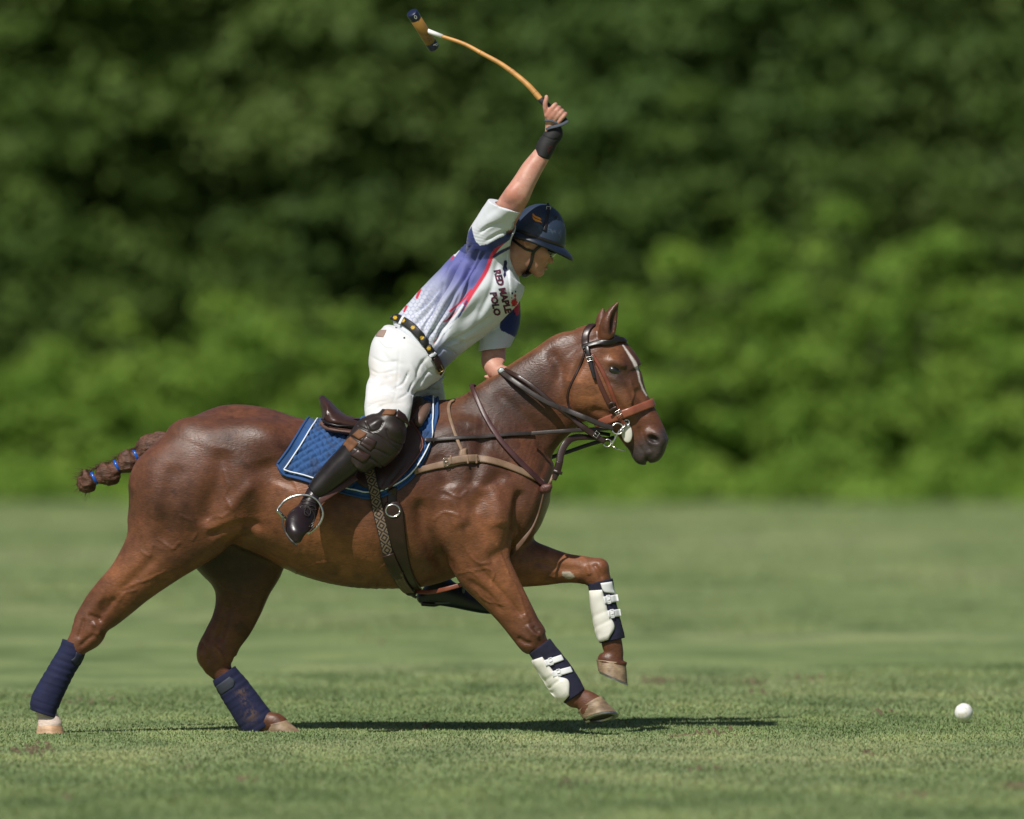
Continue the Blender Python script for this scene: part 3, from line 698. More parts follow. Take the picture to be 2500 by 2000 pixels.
# hindquarter muscles and flank
HS.add(HE(560, 1150, -.20, 95, 120, .075, 25), 0.06)
HS.add(HE(420, 1200, -.20, 70, 120, .07, 12), 0.06)
HS.add(HE(655, 1078, -.17, 50, 34, .07, 20), 0.09)           # point of hip
HS.add(HE(560, 1258, -.20, 62, 48, .07, -30), 0.05)          # stifle
# neck muscle lines
# root of the tail
HS.add(HT([(452, 1062, 440, 1120, .04, 0), (418, 1072, 405, 1118, .034, 0), (385, 1084, 372, 1118, .028, 0)]), 0.03)
HV, HF = HS.mesh(0.0055, 1)
HV = relax(HV, HF, 2, 0.4)
HN = vnormals(HV, HF)
hpx, hpy = pix(HV)
# ribs, skin folds and swollen veins, as low relief
near = (HN[:, 1] < 0.3)
rib = np.sin((hpx-0.25*(hpy-1200))/13.5)*blob(hpx, hpy, 850, 1290, 150, 75)*0.0012
wr = (fbm(HV, 26, 3)-.5)*0.003*(blob(hpx, hpy, 1100, 1200, 110, 160)+.6*blob(hpx, hpy, 1280, 1080, 90, 90))
VEINS = [[(1118, 1400), (1150, 1395), (1175, 1420), (1185, 1450), (1215, 1475)], [(1150, 1395), (1185, 1388), (1205, 1400), (1200, 1430), (1222, 1450)], [(1130, 1330), (1150, 1360), (1175, 1375), (1195, 1372)],
         [(1160, 1440), (1195, 1470), (1225, 1475)], [(1240, 1470), (1262, 1500), (1280, 1520)], [(1215, 1330), (1228, 1360), (1240, 1400), (1265, 1440), (1285, 1500)],
         [(300, 1440), (330, 1425), (360, 1415), (400, 1395)], [(280, 1480), (305, 1450), (330, 1440)], [(345, 1345), (365, 1360), (372, 1330)], [(385, 1320), (420, 1340), (440, 1325)],
         [(545, 1150), (556, 1190), (550, 1215), (575, 1260)], [(505, 1275), (525, 1262), (545, 1262), (560, 1250)], [(440, 1260), (470, 1275), (482, 1300), (470, 1320)],
         [(540, 1430), (565, 1440), (600, 1450), (630, 1445)], [(575, 1490), (600, 1470), (620, 1475)], [(1340, 1340), (1345, 1380), (1332, 1400), (1360, 1412)],
         [(1310, 1380), (1330, 1402), (1320, 1415)], [(690, 1420), (760, 1380), (820, 1375), (900, 1395), (940, 1380)], [(1540, 930), (1548, 960), (1540, 985)],
         [(1060, 1270), (1085, 1250), (1120, 1260), (1110, 1230)], [(1090, 1200), (1120, 1215), (1140, 1200)], [(690, 1150), (720, 1180), (735, 1220), (760, 1240)]]
vein = np.zeros(len(HV)); jx = 8*(fbm(HV, 30, 5)-.5); jy = 8*(fbm(HV, 30, 9)-.5)
for v in VEINS:
    c = spline(np.array(v, float), 4)
    sel = np.nonzero(near & (hpx > c[:, 0].min()-15) & (hpx < c[:, 0].max()+15) & (hpy > c[:, 1].min()-15) & (hpy < c[:, 1].max()+15))[0]
    d, _ = poly_dist(hpx[sel]+jx[sel], hpy[sel]+jy[sel], c)
    vein[sel] = np.maximum(vein[sel], np.exp(-(d/3.0)**2))
# muscle grooves (+ridges): path, half width px, depth mm
GRO = [([(1028, 1215), (1030, 1270), (1050, 1330), (1085, 1385), (1105, 1405)], 20, 16), ([(1185, 1065), (1165, 1130), (1150, 1190)], 16, 7), ([(1230, 1150), (1180, 1210), (1150, 1250)], 18, 7),
       ([(1165, 1380), (1200, 1420), (1245, 1470), (1275, 1510)], 8, 6), ([(1140, 1415), (1190, 1450), (1230, 1500)], 7, 4), ([(1255, 1300), (1235, 1340), (1190, 1370)], 16, 7),
       ([(1205, 955), (1270, 1010), (1320, 1060), (1345, 1085)], 18, 6), ([(1340, 850), (1365, 900), (1375, 960), (1380, 1010)], 16, 6), ([(1110, 1020), (1160, 1060), (1220, 1110), (1280, 1160)], 22, 6),
       ([(545, 1095), (535, 1160), (515, 1230), (500, 1290)], 26, 11), ([(430, 1130), (415, 1200), (405, 1290), (395, 1340)], 24, 7), ([(640, 1120), (655, 1180), (640, 1240), (600, 1280)], 36, 12),
       ([(505, 1312), (545, 1296), (590, 1283), (640, 1290)], 10, 9), ([(720, 1090), (710, 1140), (690, 1190)], 30, 6), ([(285, 1460), (255, 1490), (235, 1520)], 9, 7), ([(380, 1360), (330, 1410), (290, 1450)], 14, 5),
       ([(560, 1470), (545, 1530), (535, 1570)], 11, 6), ([(700, 1395), (800, 1415), (900, 1425)], 14, -4), ([(1270, 1195), (1262, 1250), (1258, 1310)], 12, 12), ([(1425, 875), (1395, 930), (1383, 975), (1395, 1010)], 9, 6),
       ([(1488, 935), (1515, 975), (1540, 1010)], 9, -4), ([(1555, 945), (1565, 985), (1580, 1020)], 11, 5), ([(1440, 1000), (1480, 1010), (1505, 1035)], 9, 4), ([(1560, 1040), (1575, 1080), (1590, 1105)], 6, 4), ([(1300, 1370), (1360, 1385), (1420, 1392)], 10, 4), ([(1285, 1525), (1302, 1545), (1318, 1556)], 7, -5), ([(1262, 1556), (1280, 1568), (1300, 1572)], 6, 5), ([(1300, 1530), (1316, 1546)], 5, 5), ([(1278, 1500), (1292, 1520)], 6, -4),
       ([(225, 1520), (240, 1535), (236, 1555)], 7, -6), ([(205, 1510), (198, 1535), (190, 1560)], 6, 5), ([(250, 1515), (232, 1508), (214, 1500)], 5, 4), ([(195, 1580), (215, 1560), (235, 1548)], 5, 4), ([(490, 1560), (500, 1590), (512, 1620)], 6, 5), ([(520, 1575), (540, 1600), (548, 1625)], 7, -5), ([(1448, 1375), (1462, 1395), (1470, 1415)], 6, 5), ([(1432, 1380), (1440, 1405)], 6, -5),
       ([(620, 1180), (580, 1220), (560, 1250)], 16, -6), ([(760, 1200), (800, 1260), (820, 1330)], 30, -4), ([(1190, 1180), (1215, 1230), (1220, 1290)], 22, -7), ([(1095, 1180), (1110, 1240), (1130, 1290)], 24, -7), ([(1060, 1110), (1090, 1160), (1085, 1220)], 20, 6)]
gro = np.zeros(len(HV))
for pth, w, dep in GRO:
    c = spline(np.array(pth, float), 4)
    sel = np.nonzero((HN[:, 1] < 0.1) & (hpx > c[:, 0].min()-2.2*w) & (hpx < c[:, 0].max()+2.2*w) & (hpy > c[:, 1].min()-2.2*w) & (hpy < c[:, 1].max()+2.2*w))[0]
    d, arc = poly_dist(hpx[sel], hpy[sel], c)
    gro[sel] -= dep*0.001*np.exp(-(d/w)**2)*np.clip(-HN[sel, 1]*1.4, 0, 1)*sstep(0, .2, arc+.05)*sstep(0, .2, 1.05-arc)
HV = HV+HN*(rib+wr+1.6*gro+0.0030*vein+0.011*(fbm(HV, 5.5, 31, 3)-.5)*np.clip(1-np.abs(hpy-1200)/330, 0, 1)*(hpx < 1330))[:, None]
HN = vnormals(HV, HF)
# ---- coat: chestnut, darker and wet on top, tan on cheek, belly and legs
nz = fbm(HV, 7, 1); n2 = fbm(HV, 34, 2)
base = np.tile(np.array([0.110, 0.041, 0.0200]), (len(HV), 1))
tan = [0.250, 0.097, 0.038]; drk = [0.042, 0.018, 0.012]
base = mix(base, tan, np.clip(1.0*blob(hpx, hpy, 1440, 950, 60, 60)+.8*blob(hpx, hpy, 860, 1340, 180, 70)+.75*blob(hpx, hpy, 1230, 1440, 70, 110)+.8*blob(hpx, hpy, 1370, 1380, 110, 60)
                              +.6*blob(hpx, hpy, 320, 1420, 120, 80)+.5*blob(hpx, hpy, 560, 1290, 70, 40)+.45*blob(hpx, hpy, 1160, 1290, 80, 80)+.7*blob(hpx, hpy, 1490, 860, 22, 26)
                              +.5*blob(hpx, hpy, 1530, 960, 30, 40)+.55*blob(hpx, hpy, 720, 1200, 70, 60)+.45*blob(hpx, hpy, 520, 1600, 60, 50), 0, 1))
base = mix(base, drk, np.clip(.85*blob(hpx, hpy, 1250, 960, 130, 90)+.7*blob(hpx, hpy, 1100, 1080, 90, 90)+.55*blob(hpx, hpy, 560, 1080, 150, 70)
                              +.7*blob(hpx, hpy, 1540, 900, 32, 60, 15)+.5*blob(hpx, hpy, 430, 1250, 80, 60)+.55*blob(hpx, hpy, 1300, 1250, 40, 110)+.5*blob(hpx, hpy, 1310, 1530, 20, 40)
                              +1.4*blob(hpx, hpy, 580, 1370, 110, 80)*(HV[:, 1] > -.02), 0, 1))  # shade painted into the coat colour on the far hind thigh
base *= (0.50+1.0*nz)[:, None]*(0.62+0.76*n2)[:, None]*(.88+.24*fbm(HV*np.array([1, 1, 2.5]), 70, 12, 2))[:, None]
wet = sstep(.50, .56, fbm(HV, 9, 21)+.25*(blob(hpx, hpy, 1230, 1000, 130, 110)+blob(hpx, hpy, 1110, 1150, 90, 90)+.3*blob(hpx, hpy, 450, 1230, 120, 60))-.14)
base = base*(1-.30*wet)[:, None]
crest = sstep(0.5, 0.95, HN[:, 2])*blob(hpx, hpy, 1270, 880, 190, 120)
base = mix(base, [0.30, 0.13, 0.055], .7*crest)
# muzzle and eye surround, nearly black skin
mz = sstep(1035, 1085, hpy+0.5*(hpx-1590)+20*(nz-.5))*(hpx > 1520)*(hpy < 1180)*(hpx < 1700)
base = mix(base, [0.042, 0.034, 0.034], mz*.92)
base = mix(base, [0.035, 0.022, 0.018], np.clip(1.0*blob(hpx, hpy, 1498, 906, 19, 15)+.7*blob(hpx, hpy, 1508, 930, 22, 26, 30), 0, 1)*.9)
base = mix(base, [0.012, 0.008, 0.008], blob(hpx, hpy, 1594, 1073, 13, 8, 25))
d, arc = poly_dist(hpx, hpy, [(1521, 843), (1534, 862), (1549, 885), (1557, 905), (1562, 930), (1570, 950), (1579, 966)])
bw = np.interp(arc, [0, .25, .42, .55, 1], [.9, 2.8, 3.6, 1.7, 1.2])
base = mix(base, [0.62, 0.56, 0.52], (1-sstep(bw*.7, bw*1.35+1, d))*(HN[:, 1] < .9))
base = mix(base, [0.03, 0.016, 0.012], in_poly(hpx, hpy, [(1484, 812), (1490, 780), (1504, 752), (1512, 745), (1509, 775), (1498, 806), (1490, 818)])*(HN[:, 1] > -.97)*(HV[:, 1] < -.06)*.85)
# white sock on the near hind, chestnut callus on the far foreleg
sock = ((hpx < 175) & (hpy > 1725) & (HV[:, 1] < .1)).astype(float)
base = mix(base, [0.62, 0.50, 0.43], sock)
cal = (blob(hpx, hpy, 1388, 1405, 17, 9, 15)*(.6+.8*fbm(HV, 60, 6)) > .42).astype(float)*(HV[:, 1] < .3)
base = mix(base, [0.36, 0.31, 0.24], cal)
HV = HV+HN*(cal*0.004*fbm(HV, 90, 4))[:, None]
# coat material: short hair relief, wet sheen in patches
def coat_material():
    m = material('horse_coat', rough=0.42, attr=True, spec=0.42)
    n = m.node_tree.nodes; L = m.node_tree.links; b = n['Principled BSDF']
    b.inputs['Sheen Roughness'].default_value = 0.4
    tc = n['Texture Coordinate']
    mp = n.new('ShaderNodeMapping'); mp.inputs['Scale'].default_value = (60, 90, 220); mp.inputs['Rotation'].default_value = (0, R(35), 0)
    t = n.new('ShaderNodeTexNoise'); t.inputs['Scale'].default_value = 1; t.inputs['Detail'].default_value = 4
    L.new(tc.outputs['Object'], mp.inputs['Vector']); L.new(mp.outputs[0], t.inputs['Vector'])
    t2 = n.new('ShaderNodeTexNoise'); t2.inputs['Scale'].default_value = 46; t2.inputs['Detail'].default_value = 5; t2.inputs['Distortion'].default_value = 1.4
    L.new(tc.outputs['Object'], t2.inputs['Vector'])
    b1 = n.new('ShaderNodeBump'); b1.inputs['Strength'].default_value = .3; b1.inputs['Distance'].default_value = .003
    b2 = n.new('ShaderNodeBump'); b2.inputs['Strength'].default_value = .24; b2.inputs['Distance'].default_value = .006
    L.new(t.outputs['Fac'], b1.inputs['Height']); L.new(t2.outputs['Fac'], b2.inputs['Height'])
    L.new(b1.outputs[0], b2.inputs['Normal']); L.new(b2.outputs[0], b.inputs['Normal'])
    at_ = [k for k in n if k.type == 'ATTRIBUTE'][0]; hr = n.new('ShaderNodeMapRange'); hr.inputs['From Min'].default_value = .3; hr.inputs['From Max'].default_value = .7; hr.inputs['To Min'].default_value = .84; hr.inputs['To Max'].default_value = 1.16
    vm = n.new('ShaderNodeVectorMath'); vm.operation = 'SCALE'; L.new(t.outputs['Fac'], hr.inputs['Value']); L.new(at_.outputs['Color'], vm.inputs[0]); L.new(hr.outputs[0], vm.inputs['Scale']); L.new(vm.outputs[0], b.inputs['Base Color'])
    t3 = n.new('ShaderNodeTexNoise'); t3.inputs['Scale'].default_value = 5; t3.inputs['Detail'].default_value = 6
    L.new(tc.outputs['Object'], t3.inputs['Vector'])
    mr = n.new('ShaderNodeMapRange'); mr.inputs['From Min'].default_value = .35; mr.inputs['From Max'].default_value = .65
    mr.inputs['To Min'].default_value = .37; mr.inputs['To Max'].default_value = .60
    L.new(t3.outputs['Fac'], mr.inputs['Value']); L.new(mr.outputs[0], b.inputs['Roughness'])
    return m
M_COAT = coat_material()
horse = empty('horse', P(700, 1790, 0))
tag(horse, 'galloping chestnut horse with white blaze and tied-up tail under a saddle', 'horse')
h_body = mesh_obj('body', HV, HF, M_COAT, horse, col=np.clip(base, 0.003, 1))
HB = bvh_of(HV, HF)
# ------------------------------------------------------------------ eyes, hooves, tail, leg wear
M_EYE = material('eye', (0.006, 0.004, 0.003), 0.05, spec=0.8, coat=0.6)
M_SKIN_DK = material('dark_lid', (0.03, 0.022, 0.02), 0.45)
M_STEEL = material('steel', (0.62, 0.61, 0.58), 0.28, metal=1.0, rough_noise=(60, .1))
M_IRONSHOE = material('worn_iron', (0.42, 0.40, 0.38), 0.42, metal=1.0)
def ball(name, px, py, Y, ra, rb, ry, mat, parent, deg=0, yaw=0, n=18):
    E = Ell(px, py, Y, ra, rb, ry, deg, yaw); V = []; F = []
    for i in range(n+1):
        for j in range(2*n):
            t = math.pi*i/n; a = math.pi*j/n
            V.append(E.c+E.M@(E.r*np.array([math.cos(t), math.sin(t)*math.cos(a), math.sin(t)*math.sin(a)])))
    for i in range(n):
        for j in range(2*n):
            F.append((i*2*n+j, i*2*n+(j+1) % (2*n), (i+1)*2*n+(j+1) % (2*n), (i+1)*2*n+j))
    return mesh_obj(name, np.array(V), F, mat, parent)
for sy in (-1, 1):
    ysf = surfY(1498, 892, [HB], sy, sy*.09)
    e = ball('eye', 1498, 905, ysf-sy*.017, 16.5, 12.5, .021, M_EYE, horse, 20)
    lid = [np.array(P(1498+14.5*math.cos(t)*1.05, 905+10*math.sin(t)+4*math.cos(t), ysf-sy*.006+sy*-.006*abs(math.cos(t)))) for t in np.linspace(0, 2*math.pi, 25)]
    V, F = pipe(lid, 0.0045, 8); mesh_obj('eyelid', V, F, M_SKIN_DK, horse)
def hoof_material(name, a, b):
    m = material(name, a, 0.55, bump=((30, 30, 260), .5, .003), noise=(45, .35)); n = m.node_tree.nodes; L = m.node_tree.links
    t = n.new('ShaderNodeTexNoise'); t.inputs['Scale'].default_value = 14; t.inputs['Detail'].default_value = 6
    L.new(n['Texture Coordinate'].outputs['Object'], t.inputs['Vector'])
    r = n.new('ShaderNodeValToRGB'); r.color_ramp.elements[0].position = .4; r.color_ramp.elements[0].color = (*a, 1); r.color_ramp.elements[1].position = .62; r.color_ramp.elements[1].color = (*b, 1)
    L.new(t.outputs['Fac'], r.inputs[0]); v = [k for k in n if k.type == 'VECT_MATH'][0]; L.new(r.outputs[0], v.inputs[0])
    return m
M_HOOF = hoof_material('horn_grey', (0.17, 0.115, 0.07), (0.27, 0.19, 0.115)); M_HOOF_W = hoof_material('horn_pale', (0.40, 0.24, 0.13), (0.50, 0.33, 0.20))
M_SOLE = material('hoof_sole', (0.05, 0.042, 0.035), 0.8, noise=(60, .4))
def hoof(name, A, B, C, D, Y, w0, w1, mat, tilt=0.0, shoe=True):
    """A,B coronet rear/front, C,D sole heel/toe in photo pixels"""
    n = 30; rings = []; a = np.linspace(0, 2*math.pi, n, endpoint=False)
    tv = Vector((0, 1, tilt)).normalized(); rr = []
    for t in np.linspace(0, 1, 9):
        e = lambda p, q: (p[0]+(q[0]-p[0])*t, p[1]+(q[1]-p[1])*t)
        r, f = P(*e(A, C), Y), P(*e(B, D), Y); c = (r+f)/2; u = (f-r)/2; w = w0+(w1-w0)*t+(.0025*math.sin(t*40))*.5
        k = 1+(.03 if t < .12 else 0)
        rings.append(np.array([np.array(c+u*(math.cos(x)*k)+tv*(w*k*math.sin(x)*(1-.12*max(0, -math.cos(x))))) for x in a]))
    V, F = loft(rings, caps=(True, False)); o = mesh_obj('hoof', V, F, mat, horse)
    last = rings[-1]; cen = last.mean(0); up = np.array((P(*A, Y)+P(*B, Y)-P(*C, Y)-P(*D, Y)).normalized())
    inner = cen+(last-cen)*.78; s1 = cen+(last-cen)*.72+up*.008
    V, F = loft([last-up*.001, inner+up*.002, s1, cen+(s1-cen)*.3+up*.004], caps=(False, True)); mesh_obj('sole', V, F, M_SOLE, o)
    if shoe:
        o1 = cen+(last-cen)*1.01-up*.001; o2 = cen+(last-cen)*1.01-up*.0095; i2 = cen+(last-cen)*.74-up*.0095; i1 = cen+(last-cen)*.74-up*.001
        k = [i for i in range(n) if math.cos(a[i]) > -.93]; k = [i for i in k if i > n//2]+[i for i in k if i <= n//2]
        V, F = loft([np.array([o1[i], o2[i], i2[i], i1[i]]) for i in k]); s = mesh_obj('horseshoe', V, F, M_IRONSHOE, o, smooth=False)
    return o
hoof('hoof', (92, 1766), (150, 1766), (88, 1791), (158, 1791), ym(110)-.13, .036, .052, M_HOOF_W)
hoof('hoof', (652, 1770), (700, 1758), (653, 1792), (741, 1792), ym(690)+.13, .036, .054, M_HOOF)
hoof('hoof', (1412, 1738), (1468, 1702), (1424, 1757), (1507, 1742), ym(1450)-.13, .038, .056, M_HOOF, tilt=-.36)
hoof('hoof', (1456, 1610), (1528, 1618), (1460, 1637), (1532, 1668), ym(1490)+.085, .038, .054, M_HOOF)
# ---- tail: braided, doubled up and tied with blue rings
def hair_material():
    m = material('tail_hair', (0.088, 0.034, 0.016), 0.5, noise=(70, .6)); n = m.node_tree.nodes; L = m.node_tree.links; b = n['Principled BSDF']
    mp = n.new('ShaderNodeMapping'); mp.inputs['Scale'].default_value = (60, 420, 420); mp.inputs['Rotation'].default_value = (0, R(-28), 0)
    t = n.new('ShaderNodeTexNoise'); t.inputs['Scale'].default_value = 1; t.inputs['Detail'].default_value = 3
    L.new(n['Texture Coordinate'].outputs['Object'], mp.inputs['Vector']); L.new(mp.outputs[0], t.inputs['Vector'])
    bp = n.new('ShaderNodeBump'); bp.inputs['Strength'].default_value = .9; bp.inputs['Distance'].default_value = .004
    L.new(t.outputs['Fac'], bp.inputs['Height']); L.new(bp.outputs[0], b.inputs['Normal']); return m
M_HAIR = hair_material(); M_BAND = material('blue_tape', (0.006, 0.085, 0.42), 0.25, spec=.6)
ty = ym(330)
TS = Solid()
def lump(a, b, r): return (a[0], a[1]-r, b[0], b[1]+r)
TS.add(Tube([(430, 1056, 412, 1126, .044, ty), (405, 1055, 392, 1122, .046, ty), (370, 1060, 360, 1122, .044, ty), (345, 1078, 354, 1124, .036, ty), (330, 1097, 342, 1127, .023, ty), (319, 1097, 335, 1146, .032, ty), (303, 1100, 319, 1155, .036, ty), (289, 1118, 300, 1155, .028, ty), (281, 1127, 290, 1151, .020, ty),
             (263, 1126, 279, 1181, .036, ty), (246, 1134, 259, 1188, .036, ty), (234, 1154, 241, 1182, .024, ty), (227, 1157, 232, 1179, .019, ty), (213, 1146, 225, 1200, .034, ty), (199, 1148, 208, 1204, .029, ty), (191, 1160, 199, 1190, .014, ty)]), 0.01)
tv, tf = TS.mesh(0.005, 1); tn = vnormals(tv, tf)
tv = tv+tn*((fbm(tv*np.array([1, 4, 4]), 24, 8)-.5)*.016)[:, None]
tail = mesh_obj('tail', tv, tf, M_HAIR, horse)
for (x, y) in ((333, 1113), (286, 1139), (230, 1168)):
    A = Vector(P(x, y, ty)); ax = Vector((-.87, 0, -.45)).normalized(); e2 = Vector((0, 1, 0)); e1 = ax.cross(e2); rg = []
    for k in (-.006, -.004, 0, .004, .006):
        rr = .0285 if abs(k) < .005 else .0245
        rg.append(np.array([np.array(A+ax*k+e1*(rr*math.cos(t))+e2*(rr*.95*math.sin(t))) for t in np.linspace(0, 2*math.pi, 24, endpoint=False)]))
    V, F = loft(rg, caps=(False, False)); mesh_obj('tail_band', V, F, M_BAND, tail)
# loose hairs at the end and along the dock
hs = []
for k in range(420):
    end = k < 150
    if end: x, y = 200+random.uniform(0, 22), 1175+random.uniform(-22, 22); a = R(random.gauss(185, 38)); Ln = random.uniform(8, 30)
    else: x, y = random.uniform(205, 400), 0; y = np.interp(x, [205, 260, 310, 400], [1147, 1128, 1100, 1058])+random.uniform(0, 8); a = R(random.gauss(200, 25)); Ln = random.uniform(6, 20)
    yy = ty+random.uniform(-.015, .015); p = [np.array(P(x+Ln*t*math.cos(a), y-Ln*t*math.sin(a)+4*t*t, yy)) for t in (0, .5, 1)]
    hs.append(pipe(p, [.0012, .0009, .0003], 3))
V, F = join_parts(hs); tag(mesh_obj('stray_hair', V, F, M_HAIR, tail), kind='stuff')
# ---- navy bandages on the hind legs
M_NAVY = material('navy_bandage', (0.008, 0.014, 0.075), 0.85, bump=((500, 500, 500), .25, .001), attr=True)
M_NAVYTAB = material('dark_tab', (0.010, 0.013, 0.030), 0.7, bump=(600, .3, .001))
def bandage(st, top, bot, axis, label=None, seed=0, dirt=None):
    s = Solid().add(Tube(st, grow=.004), .005)
    s.clip(Half(*top, *axis)); s.clip(Half(*bot, -axis[0], -axis[1]))
    V, F = s.mesh(.0042, 1); N = vnormals(V, F); x, y = pix(V)
    ax = np.array([axis[0], axis[1]])/math.hypot(*axis); t = V[:, 0]*ax[0]+V[:, 2]*ax[1]+.010*np.sin(2.1*np.arctan2(V[:, 1]-V[:, 1].mean(), V[:, 0]*ax[1]-V[:, 2]*ax[0]))
    ph = t/.030+seed; saw = ph-np.floor(ph); V = V+N*((.0011*(saw-.5)+.003*(fbm(V,30,seed+2)-.5))*(np.abs(N[:, 0]*ax[0]+N[:, 2]*ax[1]) < .6)+.0005*np.sin(t/.0042))[:, None]
    c = np.tile([0.005, 0.008, 0.042], (len(V), 1))*(.75+.5*fbm(V, 40, seed))[:, None]
    for d in dirt or []: c = mix(c, [.10, .06, .04], .75*blob(x, y, *d)*(fbm(V, 110, 3) > .48))
    return mesh_obj('leg_bandage', V, F, M_NAVY, horse, col=c), V, F
y1 = ym(120)-.135; y2 = ym(590)+.135
b1, bv1, bf1 = bandage([(160, 1545, 212, 1575, .044, y1), (146, 1585, 203, 1604, .044, y1), (122, 1628, 180, 1642, .042, y1), (96, 1672, 158, 1686, .042, y1), (80, 1702, 146, 1712, .043, y1), (76, 1722, 140, 1730, .043, y1), (82, 1742, 136, 1744, .040, y1), (88, 1760, 134, 1760, .036, y1)],
        (187, 1571, 0), (105, 1742, 0), (.32, .95))
BB1 = bvh_of(bv1, bf1)
patch('bandage_tab', [(186, 1592), (182, 1606), (172, 1612)], [(204, 1598), (196, 1618), (184, 1626)], M_NAVYTAB, b1, [BB1], .001, .002, ny=8, nx=8)
b2, bv2, bf2 = bandage([(517, 1642, 566, 1614, .044, y2), (524, 1668, 578, 1636, .044, y2), (540, 1698, 606, 1670, .043, y2), (562, 1734, 632, 1704, .043, y2), (584, 1770, 656, 1736, .044, y2), (602, 1792, 668, 1752, .042, y2), (630, 1800, 680, 1762, .036, y2)],
        (547, 1646, 0), (650, 1776, 0), (-.55, .83), seed=3, dirt=[(590, 1690, 14, 10), (612, 1745, 16, 18), (598, 1712, 10, 8)])
BB2 = bvh_of(bv2, bf2)
patch('bandage_tab', [(527, 1676), (532, 1688), (540, 1698)], [(560, 1652), (574, 1662), (570, 1678)], material('grey_tab', (.03, .036, .055), .7, bump=(500, .4, .001)), b2, [BB2], .001, .003, ny=10, nx=12)
# ---- white shell boots on the forelegs
M_BOOTNAVY = material('navy_neoprene', (0.008, 0.009, 0.028), 0.9, bump=(420, .3, .001), noise=(30, .3))
M_SHELL = material('boot_shell', (0.70, 0.69, 0.63), 0.42, noise=(12, .08), bump=(25, .15, .003), attr=False)
M_WHITE = material('white_webbing', (0.74, 0.75, 0.76), 0.6, bump=(700, .3, .0006), noise=(25, .07))
M_BLACKPL = material('black_plastic', (0.01, 0.01, 0.011), 0.45)
def shell_boot(st, top, bot, axis, Lp, Rp, straps, tab, w):
    s = Solid().add(Tube(st, grow=.003), .005); s.clip(Half(*top, *axis)); s.clip(Half(*bot, -axis[0], -axis[1]))
    V, F = s.mesh(.0042, 1); N = vnormals(V, F); V = V+N*((fbm(V, 45, 4)-.5)*.004)[:, None]
    b = mesh_obj('leg_boot', V, F, M_BOOTNAVY, horse); bv = bvh_of(V, F)
    sh = patch('boot_shell', Lp, Rp, M_SHELL, b, [bv], .003, .0085, ny=40, nx=22, edge=.2, disp=lambda x, y, u, v: -.0022*np.exp(-((u-.42)/.035)**2)-.0022*np.exp(-((u-.60)/.03)**2)+.001*np.sin(v*3.1))
    me = sh.data; sv = np.array([q.co for q in me.vertices]); sb = BVHTree.FromPolygons([q.co for q in me.vertices], [p.vertices for p in me.polygons])
    if sh.location.length: sb = BVHTree.FromPolygons([q.co+Vector(sh.matrix_world.translation) for q in me.vertices], [p.vertices for p in me.polygons])
    for i, (a, c) in enumerate(straps):
        m = [(a[0]+(c[0]-a[0])*t, a[1]+(c[1]-a[1])*t) for t in np.linspace(0, 1, 5)]
        st_ = strap('boot_strap', m, w, M_WHITE, b, [bv, sb], .0025, .003, n=5, sm=4)
        k = (m[1][0]*.6+m[2][0]*.4, m[1][1]*.6+m[2][1]*.4); Y = surfY(*k, [bv, sb])-.006
        dg = math.degrees(math.atan2(c[1]-a[1], c[0]-a[0])); buckle('strap_buckle', *k, Y, 8, w+2, dg, M_WHITE, st_, .0018)
    if tab: patch('boot_tab', tab[0], tab[1], M_WHITE, b, [bv], .001, .003, ny=10, nx=8)
    return b
yf = ym(1360)-.132
shell_boot([(1282, 1578, 1330, 1546, .044, yf), (1290, 1592, 1342, 1562, .043, yf), (1312, 1624, 1366, 1592, .040, yf), (1340, 1662, 1394, 1628, .040, yf), (1362, 1694, 1414, 1660, .043, yf), (1380, 1716, 1426, 1682, .043, yf), (1392, 1730, 1436, 1698, .04, yf)],
           (1314, 1576, 0), (1399, 1699, 0), (-.60, .80), [(1299, 1612), (1316, 1642), (1334, 1672), (1350, 1696), (1374, 1716)], [(1324, 1604), (1344, 1630), (1362, 1650), (1388, 1662), (1390, 1698)],
           [((1330, 1620), (1372, 1606)), ((1348, 1647), (1394, 1635))], None, 15)
yf = ym(1490)+.087
shell_boot([(1430, 1420, 1486, 1394, .043, yf), (1438, 1432, 1493, 1410, .043, yf), (1442, 1465, 1500, 1456, .040, yf), (1452, 1510, 1510, 1502, .040, yf), (1460, 1548, 1520, 1538, .042, yf), (1466, 1572, 1524, 1558, .042, yf), (1470, 1588, 1526, 1576, .038, yf)],
           (1466, 1419, 0), (1496, 1564, 0), (-.22, .97), [(1440, 1442), (1443, 1478), (1450, 1520), (1457, 1552), (1466, 1568)], [(1470, 1440), (1478, 1468), (1486, 1500), (1500, 1530), (1485, 1562)],
           [((1474, 1466), (1508, 1460)), ((1484, 1500), (1514, 1496))], [[(1466, 1424), (1470, 1438), (1475, 1446)], [(1494, 1420), (1499, 1438), (1503, 1450)]], 18)
